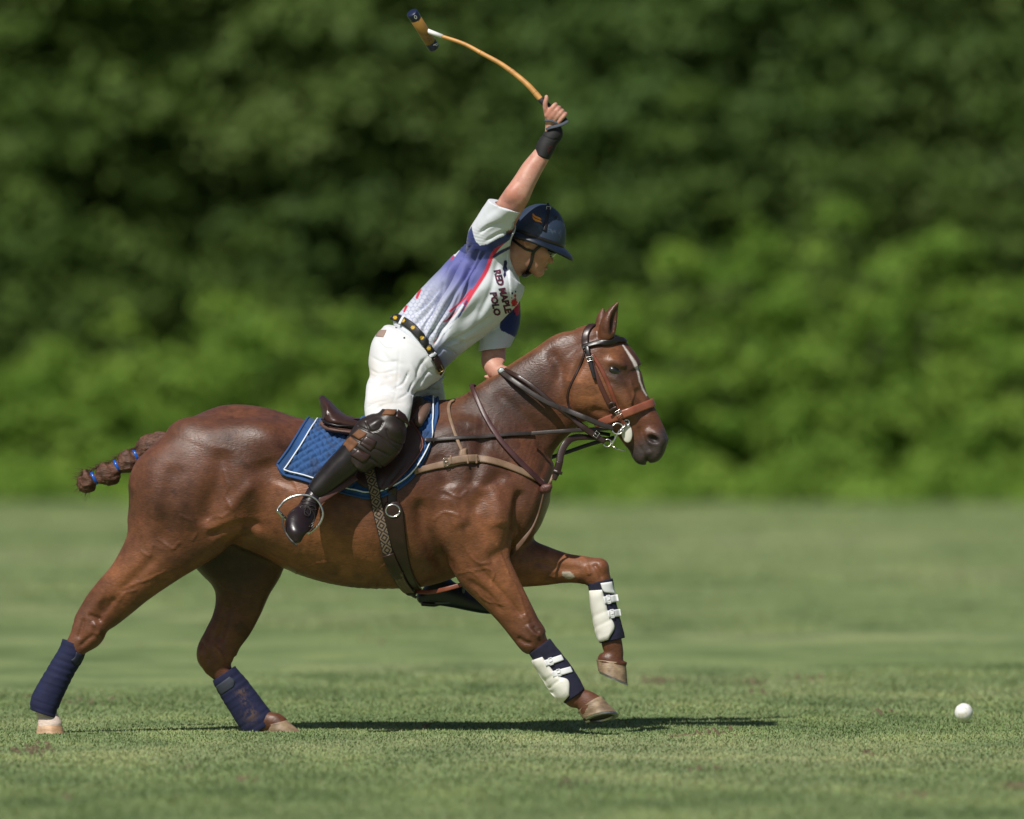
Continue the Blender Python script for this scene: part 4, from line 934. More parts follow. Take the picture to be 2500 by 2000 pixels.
# ================================================================== SADDLE PAD, SADDLE, BRIDLE, BREASTPLATE
M_LEA_BLK = material('black_leather', (0.012, 0.010, 0.010), 0.34, bump=(260, .25, .001), noise=(30, .3), spec=.5)
M_LEA_DK = material('dark_brown_leather', (0.028, 0.013, 0.010), 0.34, bump=(240, .3, .001), noise=(22, .35))
M_LEA_RED = material('red_brown_leather', (0.16, 0.042, 0.022), 0.40, bump=(240, .25, .001), noise=(22, .3))
M_LEA_NOSE = material('chestnut_leather', (0.24, 0.075, 0.042), 0.38, bump=(240, .25, .001), noise=(18, .25))
M_LEA_TAN = material('tan_leather', (0.20, 0.125, 0.078), 0.55, bump=(200, .35, .001), noise=(20, .3))
M_LEA_SAD = material('saddle_leather', (0.042, 0.017, 0.012), 0.40, bump=(180, .35, .0012), noise=(9, .35), rough_noise=(14, .12))
M_REIN = material('worn_rein_leather', (0.032, 0.024, 0.022), 0.42, bump=(300, .4, .001), noise=(25, .35))
M_STITCH = material('stitching', (0.35, 0.25, 0.16), 0.8)
# ---- pad: arcs over the back between the two lower edges
def arc_over(px, pyb, Y0, n, bv, cz=1180):
    """points on the horse from the near lower edge over the back to the far lower edge, at photo column px"""
    sh = .68*max(0.0, 1-(px-684)/260.0); c = P(px-sh*(cz-pyb), cz, Y0); pts = []; nr = []
    for t in np.linspace(-60, 240, 140):
        d = Vector((sh*math.sin(R(t)), -math.cos(R(t)), math.sin(R(t)))).normalized(); h = bv.ray_cast(c, d, 1.0)
        if h[0] is not None: pts.append(np.array(h[0])); nr.append(np.array(h[1] if h[1].dot(d) > 0 else -h[1]))
    pts = np.array(pts); nr = np.array(nr); top = pts[:, 2].argmax(); zb = P(px, pyb, Y0).z
    i0 = np.nonzero(pts[:top, 2] < zb)[0]; i0 = i0[-1] if len(i0) else 0
    i1 = np.nonzero(pts[top:, 2] < zb)[0]; i1 = top+i1[0] if len(i1) else len(pts)-1
    def at(seg_p, seg_n, m):
        L = np.r_[0, np.cumsum(np.linalg.norm(np.diff(seg_p, axis=0), axis=1))]; q = np.linspace(0, L[-1], m)
        return np.stack([np.interp(q, L, seg_p[:, k]) for k in range(3)], 1), np.stack([np.interp(q, L, seg_n[:, k]) for k in range(3)], 1), q
    a, an, qa = at(pts[i0:top+1], nr[i0:top+1], n); b, bn, qb = at(pts[top:i1+1], nr[top:i1+1], n)
    return np.vstack([a, b[1:]]), np.vstack([an, bn[1:]]), np.r_[qa[-1]-qa, qb[1:]]
PAD_B = np.array([(684, 1125), (686, 1143), (697, 1155), (720, 1161), (754, 1170), (800, 1186), (853, 1201), (890, 1209), (928, 1208), (960, 1196), (985, 1180), (1012, 1158), (1030, 1130), (1043, 1105), (1055, 1080), (1063, 1050), (1069, 1018)], float)
def grid_sheet(rows_p, rows_n, off, disp=0):
    Gp = np.array(rows_p); Gn = np.array(rows_n)
    for A in (Gp, Gn):
        for _ in range(4): A[1:-1] = A[1:-1]*.5+(A[:-2]+A[2:])*.25; A[:, 1:-1] = A[:, 1:-1]*.5+(A[:, :-2]+A[:, 2:])*.25
    Gn /= np.linalg.norm(Gn, axis=2)[:, :, None]+1e-9
    h = off+disp; top = Gp+Gn*(h[:, :, None] if isinstance(h, np.ndarray) else h); ny, nx = Gp.shape[:2]; I = np.arange(ny*nx).reshape(ny, nx)
    F = np.stack([I[:-1, :-1], I[:-1, 1:], I[1:, 1:], I[1:, :-1]], -1).reshape(-1, 4)
    loop = np.r_[I[0, :], I[1:, -1], I[-1, -2::-1], I[-2:0:-1, 0]]; o = ny*nx
    V = np.vstack([top.reshape(-1, 3), (Gp-Gn*.003).reshape(-1, 3)[loop]]); m = len(loop); k = np.arange(m)
    S = np.stack([loop, o+k, o+(k+1) % m, np.roll(loop, -1)], 1)
    return V, np.vstack([F[:, ::-1], S]), loop
cols = np.linspace(684, 1069, 150); NP_ = 90; rp, rn_, ra = [], [], []
for x in cols:
    yb = np.interp(x, PAD_B[:, 0], PAD_B[:, 1])
    if x < 684.5: yb = 1125
    p, q, l = arc_over(x, yb, ym(x), NP_, HB); rp.append(p); rn_.append(q); ra.append(l)
ra = np.array(ra); xx = cols[:, None]/PXM; u = (xx+ra*.8)/.020; v = (xx-ra*1.3)/.022
quilt = .014*(np.abs(np.sin(u*math.pi/2))*np.abs(np.sin(v*math.pi/2)))**.5
jj = np.arange(2*NP_-1)[None, :]; ed = np.minimum(np.minimum(jj, 2*NP_-2-jj)*np.array(ra).max(1)[:, None]/NP_, np.minimum(cols-684, 1069-cols)[:, None]/PXM)
quilt = np.where(ed < .014, .002, quilt)
V, F, loop = grid_sheet(rp, rn_, .009, quilt)
# round the rear corner by trimming columns
def pad_color(V):
    x, y = pix(V); c = np.tile([0.016, 0.070, 0.205], (len(V), 1))*(.72+.5*fbm(V, 9, 4))[:, None]
    c = mix(c, [0.02, 0.016, 0.02], .35*(fbm(V, 18, 6) > .6)); return c
M_PAD = material('quilted_cotton', rough=.85, attr=True, bump=(900, .3, .0006), sheen=.1)
pad = mesh_obj('saddle_pad', V, F, M_PAD, None, col=pad_color(V))
tag(pad, 'blue quilted saddle pad with white piping under the brown saddle', 'saddle pad')
PB = bvh_of(V, F)
M_PIPE = material('white_piping', (.72, .76, .80), .7); M_BIND = material('blue_binding', (.014, .060, .185), .8, bump=(800, .3, .0006))
Gt = V[:150*(2*NP_-1)].reshape(150, 2*NP_-1, 3)
def pad_line(k, e):
    """a line running round the pad, k cells in from its border"""
    a = Gt[e:-e or None, k]; b = Gt[-1-e, k:-k or None]; c = Gt[e:-e or None, -1-k][::-1]; d = Gt[e, k:-k or None][::-1]
    L = np.vstack([a[::3], b[::3], c[::3], d[::3], a[:1]])
    for _ in range(2): L[1:-1] = L[1:-1]*.4+(L[:-2]+L[2:])*.3
    return L
Vp, Fp = pipe(pad_line(4, 4)+np.array([0, -.004, .001]), .0030, 6); mesh_obj('white_piping', Vp, Fp, M_PIPE, pad)
Vp, Fp = pipe(pad_line(0, 0), .0048, 8); mesh_obj('binding', Vp, Fp, M_BIND, pad)
# ---- saddle
saddle = empty('saddle', P(900, 1040, ym(900))); tag(saddle, 'dark brown leather polo saddle strapped over the blue pad', 'saddle')
ys = ym(900)
S = Solid()
S.add(Tube([(792, 1000, 800, 1036, .14, ys), (806, 1000, 805, 1044, .165, ys), (824, 1004, 818, 1052, .178, ys), (850, 1014, 845, 1056, .17, ys), (900, 1022, 900, 1066, .155, ys), (960, 1010, 965, 1070, .15, ys), (998, 985, 1012, 1066, .19, ys), (1026, 963, 1042, 1054, .175, ys), (1046, 970, 1056, 1030, .13, ys)], ends=(.15, .4)), .02)
S.add(Tube([(777, 971, 792, 970, .05, ys), (780, 986, 806, 982, .11, ys), (784, 1006, 822, 998, .145, ys), (788, 1030, 835, 1014, .16, ys)], ends=(.5, .5)), .02)
S.cut(Ell(925, 992, ys, 80, 22, .09, -4), .03)
V, F = S.mesh(.006, 1); seat = mesh_obj('seat', V, F, M_LEA_SAD, saddle); SB = bvh_of(V, F)
Vp, Fp = pipe([np.array(P(x, y, -w+ys)) for x, y, w in ((786, 1024, .128), (800, 1034, .17), (825, 1040, .187), (850, 1040, .18), (880, 1044, .172))], .0045, 6); mesh_obj('seat_welt', Vp, Fp, M_LEA_BLK, saddle)
# panel below the cantle
S = Solid().add(Tube([(786, 1022, 786, 1046, .10, ys), (805, 1034, 805, 1058, .17, ys), (840, 1040, 842, 1064, .19, ys), (880, 1046, 882, 1070, .19, ys)], ends=(.6, .6)), .01)
V, F = S.mesh(.006, 1); mesh_obj('panel', V, F, material('panel_leather', (.12, .062, .046), .6, bump=(150, .3, .001), noise=(14, .25)), saddle)
for sd in (-1, 1):
    fl = patch('flap', [(896, 1052), (876, 1090), (862, 1130), (864, 1165), (885, 1188), (915, 1198)], [(1006, 1020), (1024, 1050), (1036, 1080), (1030, 1103), (1000, 1145), (948, 1196)], M_LEA_SAD, saddle, [PB, HB, SB], .004, .007, side=sd, ny=44, nx=34, edge=.05, sm=10)
    if sd < 0:
        FB = BVHTree.FromPolygons([q.co+saddle.location*0+fl.location+saddle.location for q in fl.data.vertices], [p.vertices for p in fl.data.polygons])
        p, q = drape([(1003, 1026), (1020, 1052), (1032, 1080), (1027, 1101), (998, 1142), (950, 1190)], [FB], .0005, sm=2); Vv, Ff = ribbon(p, q, .004, .002); mesh_obj('flap_seam', Vv, Ff, M_LEA_RED, fl)
# knee roll in front
V, F = pipe([np.array(P(x, y, Y)) for x, y, Y in ((1046, 988, -.10+ys), (1036, 1005, -.16+ys), (1026, 1022, -.21+ys), (1022, 1036, -.235+ys))], [.016, .02, .02, .014], 12); mesh_obj('knee_roll', V, F, material('roll_leather', (.12, .07, .05), .55, bump=(150, .3, .001)), saddle)
# girth and overgirth go round the barrel
ALLB = [PB, HB, FB]
ring_g, ring_n = [], []
def barrel_strap(name, near_pts, w, mat, parent, off, thick):
    return strap(name, near_pts, w, mat, parent, [HB, PB, FB], off, thick, n=10, sm=4)
g1 = barrel_strap('girth', [(957, 1190), (957, 1215), (957, 1232), (958, 1236)], [24, 22, 22, 22], M_LEA_DK, saddle, .004, .006)
g2 = barrel_strap('girth', [(958, 1226), (960, 1250), (965, 1290), (974, 1335), (985, 1380), (998, 1412), (1012, 1432), (1026, 1440)], [34, 50, 48, 40, 34, 32, 30, 28], M_LEA_DK, saddle, .004, .010)
Yg = surfY(959, 1246, [HB])-.014
torus('girth_ring', P(959, 1247, Yg), (1, 0, 0), (0, 0, 1), .0275, .024, .0035, M_STEEL, g2)
M_WOV = None
def woven():
    m = material('woven_girth', (.3, .22, .15), .85, bump=(700, .5, .001)); n = m.node_tree.nodes; L = m.node_tree.links; b = n['Principled BSDF']
    a = n.new('ShaderNodeAttribute'); a.attribute_name = 'Col'; sep = n.new('ShaderNodeSeparateColor'); L.new(a.outputs['Color'], sep.inputs[0])
    def math_(op, x, y=None, z=None):
        k = n.new('ShaderNodeMath'); k.operation = op
        for i, w in enumerate((x, y, z)):
            if w is None: continue
            if isinstance(w, (int, float)): k.inputs[i].default_value = w
            else: L.new(w, k.inputs[i])
        return k.outputs[0]
    # stepped diamonds: |u| + |v| quantised, three rings per repeat
    q = 12.0
    uu = math_('DIVIDE', math_('FLOOR', math_('MULTIPLY', sep.outputs[0], q)), q)
    vv = math_('DIVIDE', math_('FLOOR', math_('MULTIPLY', sep.outputs[1], q*9.0)), q*9.0)
    au = math_('ABSOLUTE', math_('SUBTRACT', uu, 0.46)); fv = math_('ABSOLUTE', math_('SUBTRACT', math_('FRACT', math_('MULTIPLY', vv, 9.0)), 0.5))
    d = math_('ADD', au, fv); s = math_('GREATER_THAN', math_('FRACT', math_('MULTIPLY', d, 3.0)), 0.52); e = math_('GREATER_THAN', au, 0.40)
    f = math_('MAXIMUM', s, e)
    mx = n.new('ShaderNodeMix'); mx.data_type = 'RGBA'; mx.inputs[6].default_value = (.21, .15, .10, 1); mx.inputs[7].default_value = (.022, .016, .014, 1)
    L.new(f, mx.inputs[0]); L.new(mx.outputs[2], b.inputs['Base Color']); return m
M_WOV = woven()
def woven_strap(name, pts, w, parent, off):
    p, q = drape(pts, [HB, PB, FB], off, n=10, sm=4); t = np.gradient(p, axis=0); t /= np.linalg.norm(t, axis=1)[:, None]; c = np.cross(t, q); m = 9; V = []; C = []; F = []
    for i in range(len(p)):
        for j in range(m):
            s = j/(m-1); V.append(p[i]+c[i]*(s-.5)*w/PXM+q[i]*(.004 if 0 < j < m-1 else .001)); C.append((s, i/(len(p)-1), 0))
    for i in range(len(p)-1):
        for j in range(m-1): F.append((i*m+j, i*m+j+1, (i+1)*m+j+1, (i+1)*m+j))
    me = mesh_obj(name, np.array(V), F, M_WOV, parent, col=np.array(C)); sl_ = me.modifiers.new('s', 'SOLIDIFY'); sl_.thickness = .004; sl_.offset = -1; return me
woven_strap('overgirth', [(897, 1130), (905, 1160), (914, 1200), (924, 1250), (936, 1300), (948, 1352)], 27, saddle, .013)
barrel_strap('overgirth_leather', [(947, 1348), (955, 1366), (966, 1388), (974, 1402)], 30, M_LEA_DK, saddle, .018, .006)
woven_strap('overgirth', [(970, 1392), (980, 1412), (992, 1428), (1006, 1440)], 26, saddle, .016)
strap('girth_keeper', [(1003, 1434), (1010, 1440), (1018, 1444)], 26, M_LEA_BLK, saddle, [HB], .022, .008)
# stirrups: near one in full, far one under the belly
def arch(pts, Y, r): return pipe(spline(np.array([np.array(P(x, y, Y+d)) for x, y, d in pts]), 6), r, 8)
lea = strap('stirrup_leather', [(868, 1164, -.352), (848, 1178, -.365), (815, 1200, -.385), (777, 1226, -.405)], [20, 19, 18, 16], material('stirrup_leather', (.075, .026, .018), .45, bump=(240, .3, .001), noise=(20, .3)), saddle, [HB], 0, .004)
V, F = arch([(676, 1246, 0), (683, 1237, 0), (694, 1224, 0), (714, 1213, 0), (735, 1209, 0), (756, 1211, 0), (773, 1221, 0), (784, 1238, 0), (788, 1257, 0), (781, 1277, 0), (767, 1292, 0), (755, 1301, 0)], -.418, .0052)
V2, F2 = arch([(676, 1246, 0), (684, 1253, .004), (693, 1263, .01), (720, 1283, .025), (757, 1302, .0)], -.418, .0075)
V, F = join_parts([(V, F), (V2, F2)]); st = mesh_obj('stirrup_iron', V, F, M_STEEL, saddle)
V, F = arch([(1120, 1400, 0), (1130, 1415, 0), (1131, 1436, 0), (1127, 1458, 0), (1100, 1470, 0), (1062, 1472, 0)], .33, .0065)
mesh_obj('stirrup_iron', V, F, material('dull_iron', (.10, .11, .12), .5, metal=.8), saddle)
# ---- breastplate (tan)
bp = empty('breastplate', P(1165, 1130, -.25)); tag(bp, 'tan leather breastplate strap across the horse\'s shoulder below the neck', 'breastplate')
HPB = [HB, PB]
strap('shoulder_strap', [(1010, 1151), (1045, 1143), (1090, 1133), (1130, 1124), (1165, 1121), (1200, 1126), (1250, 1142), (1295, 1162), (1325, 1180)], [15, 16, 19, 20, 20, 19, 18, 16, 14], M_LEA_TAN, bp, HPB, .004, .006)
strap('buckle_strap', [(1084, 1131), (1110, 1125), (1140, 1121), (1166, 1120)], 19, M_LEA_TAN, bp, HPB, .011, .005)
Yb = surfY(1089, 1129, HPB)-.020
buckle('buckle', 1089, 1128, Yb, 9, 20, -14, M_STEEL, bp, .0016)
for x in (1102, 1140, 1160): strap('keeper', [(x-1, 1114), (x, 1124), (x+1, 1134)], 5, M_LEA_TAN, bp, HPB, .014, .004, n=4)
p1, q1 = drape([(1107, 981), (1099, 987), (1095, 1000), (1098, 1020), (1106, 1048), (1118, 1080), (1127, 1100)], [HB], .004, sm=3)
p2, q2 = drape([(1112, 984), (1122, 1000), (1132, 1040), (1140, 1090)], [HB], .004, side=1, sm=3)
V, F = ribbon(np.vstack([p1[::-1], p2]), np.vstack([q1[::-1], q2]), .014, .006); mesh_obj('wither_strap', V, F, M_LEA_TAN, bp)
patch('strap_loop', [(1123, 1098), (1120, 1108), (1119, 1118)], [(1139, 1095), (1139, 1108), (1141, 1118)], M_LEA_TAN, bp, HPB, .006, .006, ny=8, nx=6)
# ---- martingale (dark neck strap, knot, cord)
mg = empty('martingale', P(1330, 1195, -.15)); tag(mg, 'dark brown martingale neck strap knotted at the horse\'s chest with thin cord', 'martingale')
p1, q1 = drape([(1153, 946), (1157, 953), (1165, 975), (1178, 1005), (1195, 1038), (1222, 1078), (1262, 1122), (1300, 1162), (1330, 1192)], [HB], .008, sm=4)
p2, q2 = drape([(1160, 946), (1180, 980), (1230, 1060), (1300, 1160)], [HB], .006, side=1, sm=3)
V, F = ribbon(np.vstack([p2[::-1], p1]), np.vstack([q2[::-1], q1]), np.r_[np.full(len(p2), .017), np.linspace(.017, .025, len(p1))], .006); mesh_obj('neck_strap', V, F, material('oxblood_leather', (.055, .020, .020), .42, bump=(240, .3, .001), noise=(20, .3)), mg)
Yk = surfY(1318, 1190, [HB], default=-.14)-.016
Sk = Solid().add(Ell(1334, 1193, Yk, 13, 9, .014, 40), .01).add(Ell(1341, 1188, Yk-.004, 8, 7, .012), .01).add(Ell(1326, 1196, Yk+.004, 9, 10, .013), .01)
V, F = Sk.mesh(.004, 1); mesh_obj('knot', V, F, material('knot_leather', (.09, .032, .026), .5, bump=(90, .8, .004)), mg)
strap('cord', [(1338, 1186, Yk), (1344, 1175, Yk-.01), (1350, 1160, Yk)], 6, M_LEA_TAN, mg, [HB], 0, .004)
strap('cord', [(1328, 1200, Yk), (1323, 1222, Yk+.01), (1314, 1255, Yk+.02), (1300, 1288, Yk+.01), (1280, 1316, Yk), (1262, 1338, Yk+.01), (1244, 1356, Yk+.05)], [4, 4, 4, 5, 10, 12, 12], material('cord_leather', (.13, .072, .045), .55), mg, [HB], 0, .004)
strap('standing_strap', [(1352, 1172, Yk), (1360, 1150, Yk), (1366, 1128, Yk)], [12, 19, 18], M_LEA_DK, mg, [HB], 0, .010)
strap('keeper', [(1352, 1150, Yk-.008), (1361, 1153, Yk-.012), (1372, 1156, Yk-.008)], 8, M_LEA_DK, mg, [HB], 0, .006)
strap('standing_strap', [(1366, 1130, Yk), (1370, 1105, Yk+.01), (1382, 1082, Yk+.02), (1402, 1069, Yk+.04), (1440, 1068, Yk+.06), (1490, 1074, Yk+.08)], [17, 18, 18, 17, 13, 10], M_LEA_DK, mg, [HB], 0, .007)
strap('belly_strap', [(1014, 1444, -.03), (1050, 1446, -.08), (1090, 1438, -.12), (1135, 1424, -.13), (1160, 1408, -.12)], 11, M_LEA_RED, mg, [HB], 0, .004)
# ---- bridle
br = empty('bridle', P(1500, 930, -.1)); tag(br, 'brown leather bridle with steel bit and double reins on the horse\'s head', 'bridle')
def over(name, pts, w, mat, parent, off=.003, thick=.005, far=None):
    p, q = drape(pts, [HB], off, sm=2); f = far or pts; p2, q2 = drape(f[::-1], [HB], off, side=1, sm=2)
    P_, Q_ = np.vstack([p, p2]), np.vstack([q, q2])
    for _ in range(3): P_[1:-1] = P_[1:-1]*.5+(P_[:-2]+P_[2:])*.25; Q_[1:-1] = Q_[1:-1]*.5+(Q_[:-2]+Q_[2:])*.25
    V, F = ribbon(P_, Q_, w/PXM, thick); return mesh_obj(name, V, F, mat, parent)
over('crownpiece', [(1434, 858), (1429, 838), (1430, 818), (1437, 803), (1447, 794)], 18, M_LEA_DK, br)
over('browband', [(1424, 852), (1434, 847), (1455, 841), (1480, 836), (1505, 832), (1524, 834)], 14, M_LEA_BLK, br, .009, .005)
over('throatlatch', [(1430, 852), (1422, 878), (1408, 912), (1394, 940), (1387, 962), (1388, 985), (1396, 1004)], 6, M_LEA_DK, br, .002, .004)
for sd in (-1, 1):
    strap('cheekpiece', [(1436, 856), (1441, 878), (1453, 908), (1470, 950), (1487, 984), (1503, 1011), (1520, 1030)], [11, 11, 11, 12, 12, 12, 10], M_LEA_RED if sd > 0 else material('cheek_leather', (.075, .024, .018), .42, bump=(240, .3, .001)), br, [HB], .004, .005, side=sd)
    strap('cheekpiece', [(1446, 866), (1460, 888), (1479, 924), (1496, 964), (1507, 994), (1519, 1012)], [8, 9, 10, 10, 10, 10], M_LEA_RED, br, [HB], .005, .005, side=sd)
strap('buckle_tab', [(1434, 848), (1439, 872), (1445, 898), (1452, 926)], [11, 11, 11, 8], M_LEA_BLK, br, [HB], .010, .005)
Yc = surfY(1440, 876, [HB])-.020
buckle('buckle', 1440, 876, Yc, 15, 10, -12, M_STEEL, br, .0014)
ring_strap('noseband', (1470, 1030), (1598, 982), 21, M_LEA_NOSE, br, [HB], ym(1550), .007, .006)
Yn = surfY(1510, 1008, [HB])
buckle('buckle', 1510, 1008, Yn-.022, 13, 11, -30, M_STEEL, br, .0016)
strap('keeper', [(1486, 987), (1493, 983), (1502, 984)], 7, M_LEA_DK, br, [HB], .012, .006, n=5)
strap('keeper', [(1489, 1001), (1497, 996), (1506, 993)], 8, M_LEA_DK, br, [HB], .014, .005, n=5)
strap('bit_hanger', [(1512, 1018), (1522, 1030), (1527, 1036)], 10, M_LEA_RED, br, [HB], .010, .005, n=5)
# bit: white cheek guard, ring, lever
Yq = surfY(1528, 1050, [HB], default=-.14)
M_GUARD = material('white_rubber', (.68, .66, .58), .5, noise=(25, .1))
ball('bit_guard', 1530, 1056, Yq-.012, 25, 13.5, .007, M_GUARD, br, 82)
torus('bit_ring', P(1508, 1047, Yq-.026), (1, 0, 0), (0, .25, 1), .0225, .0225, .0034, M_STEEL, br)
torus('bit_ring', P(1530, 1032, Yq-.020), (1, 0, 0), (0, .25, 1), .0105, .0125, .0028, M_STEEL, br)
V, F = join_parts([pipe([np.array(P(x, y, Yq-.027)) for x, y in ((1530, 1036), (1522, 1044), (1514, 1051), (1505, 1064), (1497, 1080), (1493, 1089))], [.004, .005, .0065, .004, .0035, .004], 8), pipe([np.array(P(x, y, Yq-.029)) for x, y in ((1512, 1052), (1520, 1051))], .0075, 10)])
mesh_obj('bit_lever', V, F, M_STEEL, br)
torus('bit_ring', P(1483, 1082, Yq-.028), (1, 0, .1), (0, .2, 1), .0148, .0148, .0024, M_STEEL, br)
V, F = pipe([np.array(P(x, y, Yq+.0)) for x, y in ((1494, 1088), (1504, 1096), (1516, 1099), (1528, 1101))], .003, 6); mesh_obj('curb_chain', V, F, M_STEEL, br)
# reins
HANDY = .02
strap('rein', [(1496, 1046, Yq-.028), (1462, 1034, Yq-.04), (1425, 1019, Yq-.05), (1388, 1004, -.155), (1350, 989, -.162), (1310, 968, -.160), (1272, 943, -.148), (1245, 924, -.125), (1220, 906, -.06)], [13, 13, 14, 14, 14, 13, 13, 13, 12], M_REIN, br, [HB], 0, .005)
strap('rein', [(1477, 1079, Yq-.03), (1452, 1063, Yq-.03), (1425, 1044, Yq-.035), (1398, 1022, -.145), (1368, 1000, -.160), (1335, 972, -.160), (1300, 943, -.15), (1265, 920, -.13), (1232, 903, -.07)], [13, 15, 15, 13, 11, 11, 11, 11, 11], M_LEA_DK, br, [HB], 0, .005)
buckle('rein_buckle', 1456, 1061, Yq-.042, 10, 14, 35, M_STEEL, br, .0014)
strap('draw_rein', [(1034, 1077), (1090, 1073), (1160, 1069), (1230, 1064), (1300, 1058)], 10, M_REIN, br, [HB, PB, FB], .008, .004)
strap('draw_rein', [(1296, 1058.5, -.168), (1340, 1055, -.17), (1385, 1052, -.17), (1440, 1049, Yq-.02), (1488, 1046, Yq-.01)], 10, M_REIN, br, [HB], 0, .004)
strap('far_rein', [(1336, 1120, .03), (1385, 1104, .05), (1440, 1085, .05), (1500, 1068, .03)], 10, M_LEA_BLK, br, [HB], 0, .005)
strap('far_rein', [(1384, 1028, .04), (1410, 1040, .05), (1440, 1052, .05), (1490, 1062, .04)], 9, M_LEA_BLK, br, [HB], 0, .005)
# near hand-side end of the draw rein under the flap
# ================================================================== RIDER
rider = empty('person', P(945, 1040, -.02)); tag(rider, 'polo rider in white breeches and blue-white shirt swinging a mallet overhead', 'person')
M_SKIN = material('skin', rough=.5, attr=True, spec=.4, bump=(220, .25, .001), sss=(.12, (1, .35, .2), .006))
B = Solid()
HY = -.06                                                     # depth of the head
# head and neck
B.add(Ell(1300, 592, HY, 50, 52, .076, 15), .02)
B.add(Tube([(1262, 585, 1352, 598, .072, HY), (1266, 610, 1349, 622, .069, HY), (1274, 632, 1341, 640, .062, HY), (1284, 650, 1334, 654, .052, HY), (1300, 664, 1326, 666, .036, HY)], ends=(1, .7)), .02)
B.add(Ell(1318, 666, HY, 10, 8, .022, -20), .015)           # chin
B.add(Ell(1342, 629, HY, 6, 14, .013, -32), .008)           # nose
B.add(Ell(1345, 638, HY, 6, 5, .013), .006)
B.add(Ell(1334, 650, HY, 6, 3.2, .02, 25), .006)            # lips
B.add(Ell(1331, 656, HY, 6, 3.2, .018, 25), .006)
B.cut(Ell(1338, 653, HY, 9, 1.2, .022, 25), .004)
for s_ in (-1, 1):
    B.add(Ell(1286, 592, HY+s_*.074, 9, 15, .010, -14, s_*10), .006)
    B.cut(Ell(1289, 593, HY+s_*.085, 4.5, 8, .006, -14), .005)
    B.add(Ell(1330, 618, HY+s_*.05, 14, 9, .018, 20), .02)   # cheekbone
    B.cut(Ell(1352, 634, HY+s_*.016, 2.5, 2, .006), .003)
B.add(Tube([(1302, 575, 1298, 655, .056, HY), (1270, 578, 1276, 666, .058, HY), (1246, 590, 1248, 680, .062, HY+.01), (1215, 610, 1222, 696, .068, HY+.03)]), .02)
# body under the clothes
B.add(Tube([(1180, 625, 1230, 710, .085, -.02), (1135, 650, 1200, 750, .10, -.02), (1060, 740, 1130, 810, .08, -.03), (995, 820, 1050, 870, .08, -.03)]), .03)
B.add(Tube([(950, 860, 1030, 900, .07, -.08), (930, 930, 985, 945, .04, -.185), (928, 990, 970, 995, .035, -.275), (900, 1050, 940, 1060, .035, -.335), (810, 1135, 842, 1158, .032, -.36), (758, 1196, 776, 1208, .025, -.37)]), .03)
B.add(Tube([(985, 875, 1050, 900, .06, .05), (1020, 930, 1065, 950, .05, .15), (1030, 1010, 1075, 1030, .045, .28), (1040, 1150, 1075, 1170, .04, .36), (1052, 1380, 1085, 1395, .03, .36)]), .03)
# raised right arm
B.add(Tube([(1172, 582, 1230, 604, .045, -.12), (1190, 535, 1256, 553, .048, -.18), (1212, 498, 1276, 514, .049, -.22), (1231, 468, 1291, 490, .047, -.245), (1253, 438, 1306, 454, .043, -.245), (1274, 406, 1323, 420, .039, -.235), (1308, 362, 1343, 384, .033, -.22), (1328, 328, 1358, 338, .028, -.21), (1334, 305, 1362, 310, .027, -.205)], ends=(1, .6)), .02)
B.add(Ell(1252, 472, -.27, 22, 15, .022, -50), .02)         # elbow
# right hand: palm and fingers round the grip
gx = lambda t: (1319+(1381-1319)*t, 242+(298-242)*t)        # the grip, thumb end to butt
GY = -.225
B.add(Tube([(1333, 308, 1362, 310, .024, -.207), (1331, 294, 1364, 298, .021, -.222), (1331, 280, 1368, 290, .017, -.236), (1338, 266, 1373, 281, .013, -.242)]), .012)
def finger(pts, r): B.add(Tube3([(x, y, Y, rr) for (x, y, Y), rr in zip(pts, r)]), .005)
for t, r in ((.44, .0090), (.58, .0092), (.71, .0088), (.84, .0078)):
    cx, cy = gx(t); nx_, ny_ = .67, -.74                      # across the grip, up-right in the photo
    finger([(cx-12, cy+16, -.238), (cx-1, cy+2, -.247), (cx+9*nx_, cy+9*ny_, -.246), (cx+14*nx_, cy+14*ny_, -.228), (cx+14*nx_, cy+14*ny_, -.205), (cx+4, cy-3, -.190), (cx-6, cy+6, -.194)], [r*.9, r, r*1.12, r*1.02, r*.95, r*.9, r*.8])
finger([(1338, 284, -.222), (1333, 268, -.238), (1331, 254, -.245), (1334, 242, -.246), (1334, 236, -.244)], [.013, .011, .0095, .009, .0072])   # thumb laid up along the grip
# left arm holding the reins beyond the neck
B.add(Tube([(1188, 760, 1248, 765, .042, .10), (1183, 810, 1240, 815, .042, .075), (1177, 850, 1235, 858, .046, .035), (1175, 878, 1234, 886, .044, .0), (1184, 902, 1234, 898, .036, -.02), (1196, 914, 1238, 902, .030, -.03), (1215, 918, 1246, 903, .027, -.035)]), .02)
B.add(Tube([(1212, 920, 1242, 903, .022, .02), (1225, 926, 1256, 906, .026, .02), (1238, 934, 1266, 912, .022, .02)]), .012)
for k in range(4): finger([(1240+4*k, 912+3*k, .055+.004*k), (1252+3*k, 918+4*k, .03), (1248+3*k, 930+4*k, .012), (1238+3*k, 928+4*k, .016)], [.009, .009, .0085, .0075])
finger([(1205, 918, -.005), (1197, 922, -.02), (1191, 922, -.025), (1186, 920, -.025)], [.010, .0085, .0075, .0065])
V, F = B.mesh(.0038, 1, 2.0); V = relax(V, F, 1, .3); x, y = pix(V); N = vnormals(V, F)
c = np.tile([.50, .255, .185], (len(V), 1))*(.86+.28*fbm(V, 26, 2))[:, None]
c = mix(c, [.52, .17, .12], .45*blob(x, y, 1252, 475, 26, 22)+.35*blob(x, y, 1350, 275, 30, 18)*(fbm(V, 50, 4) > .5)+.4*blob(x, y, 1290, 592, 14, 16)+.35*blob(x, y, 1325, 630, 20, 14)+.3*blob(x, y, 1200, 915, 16, 12))
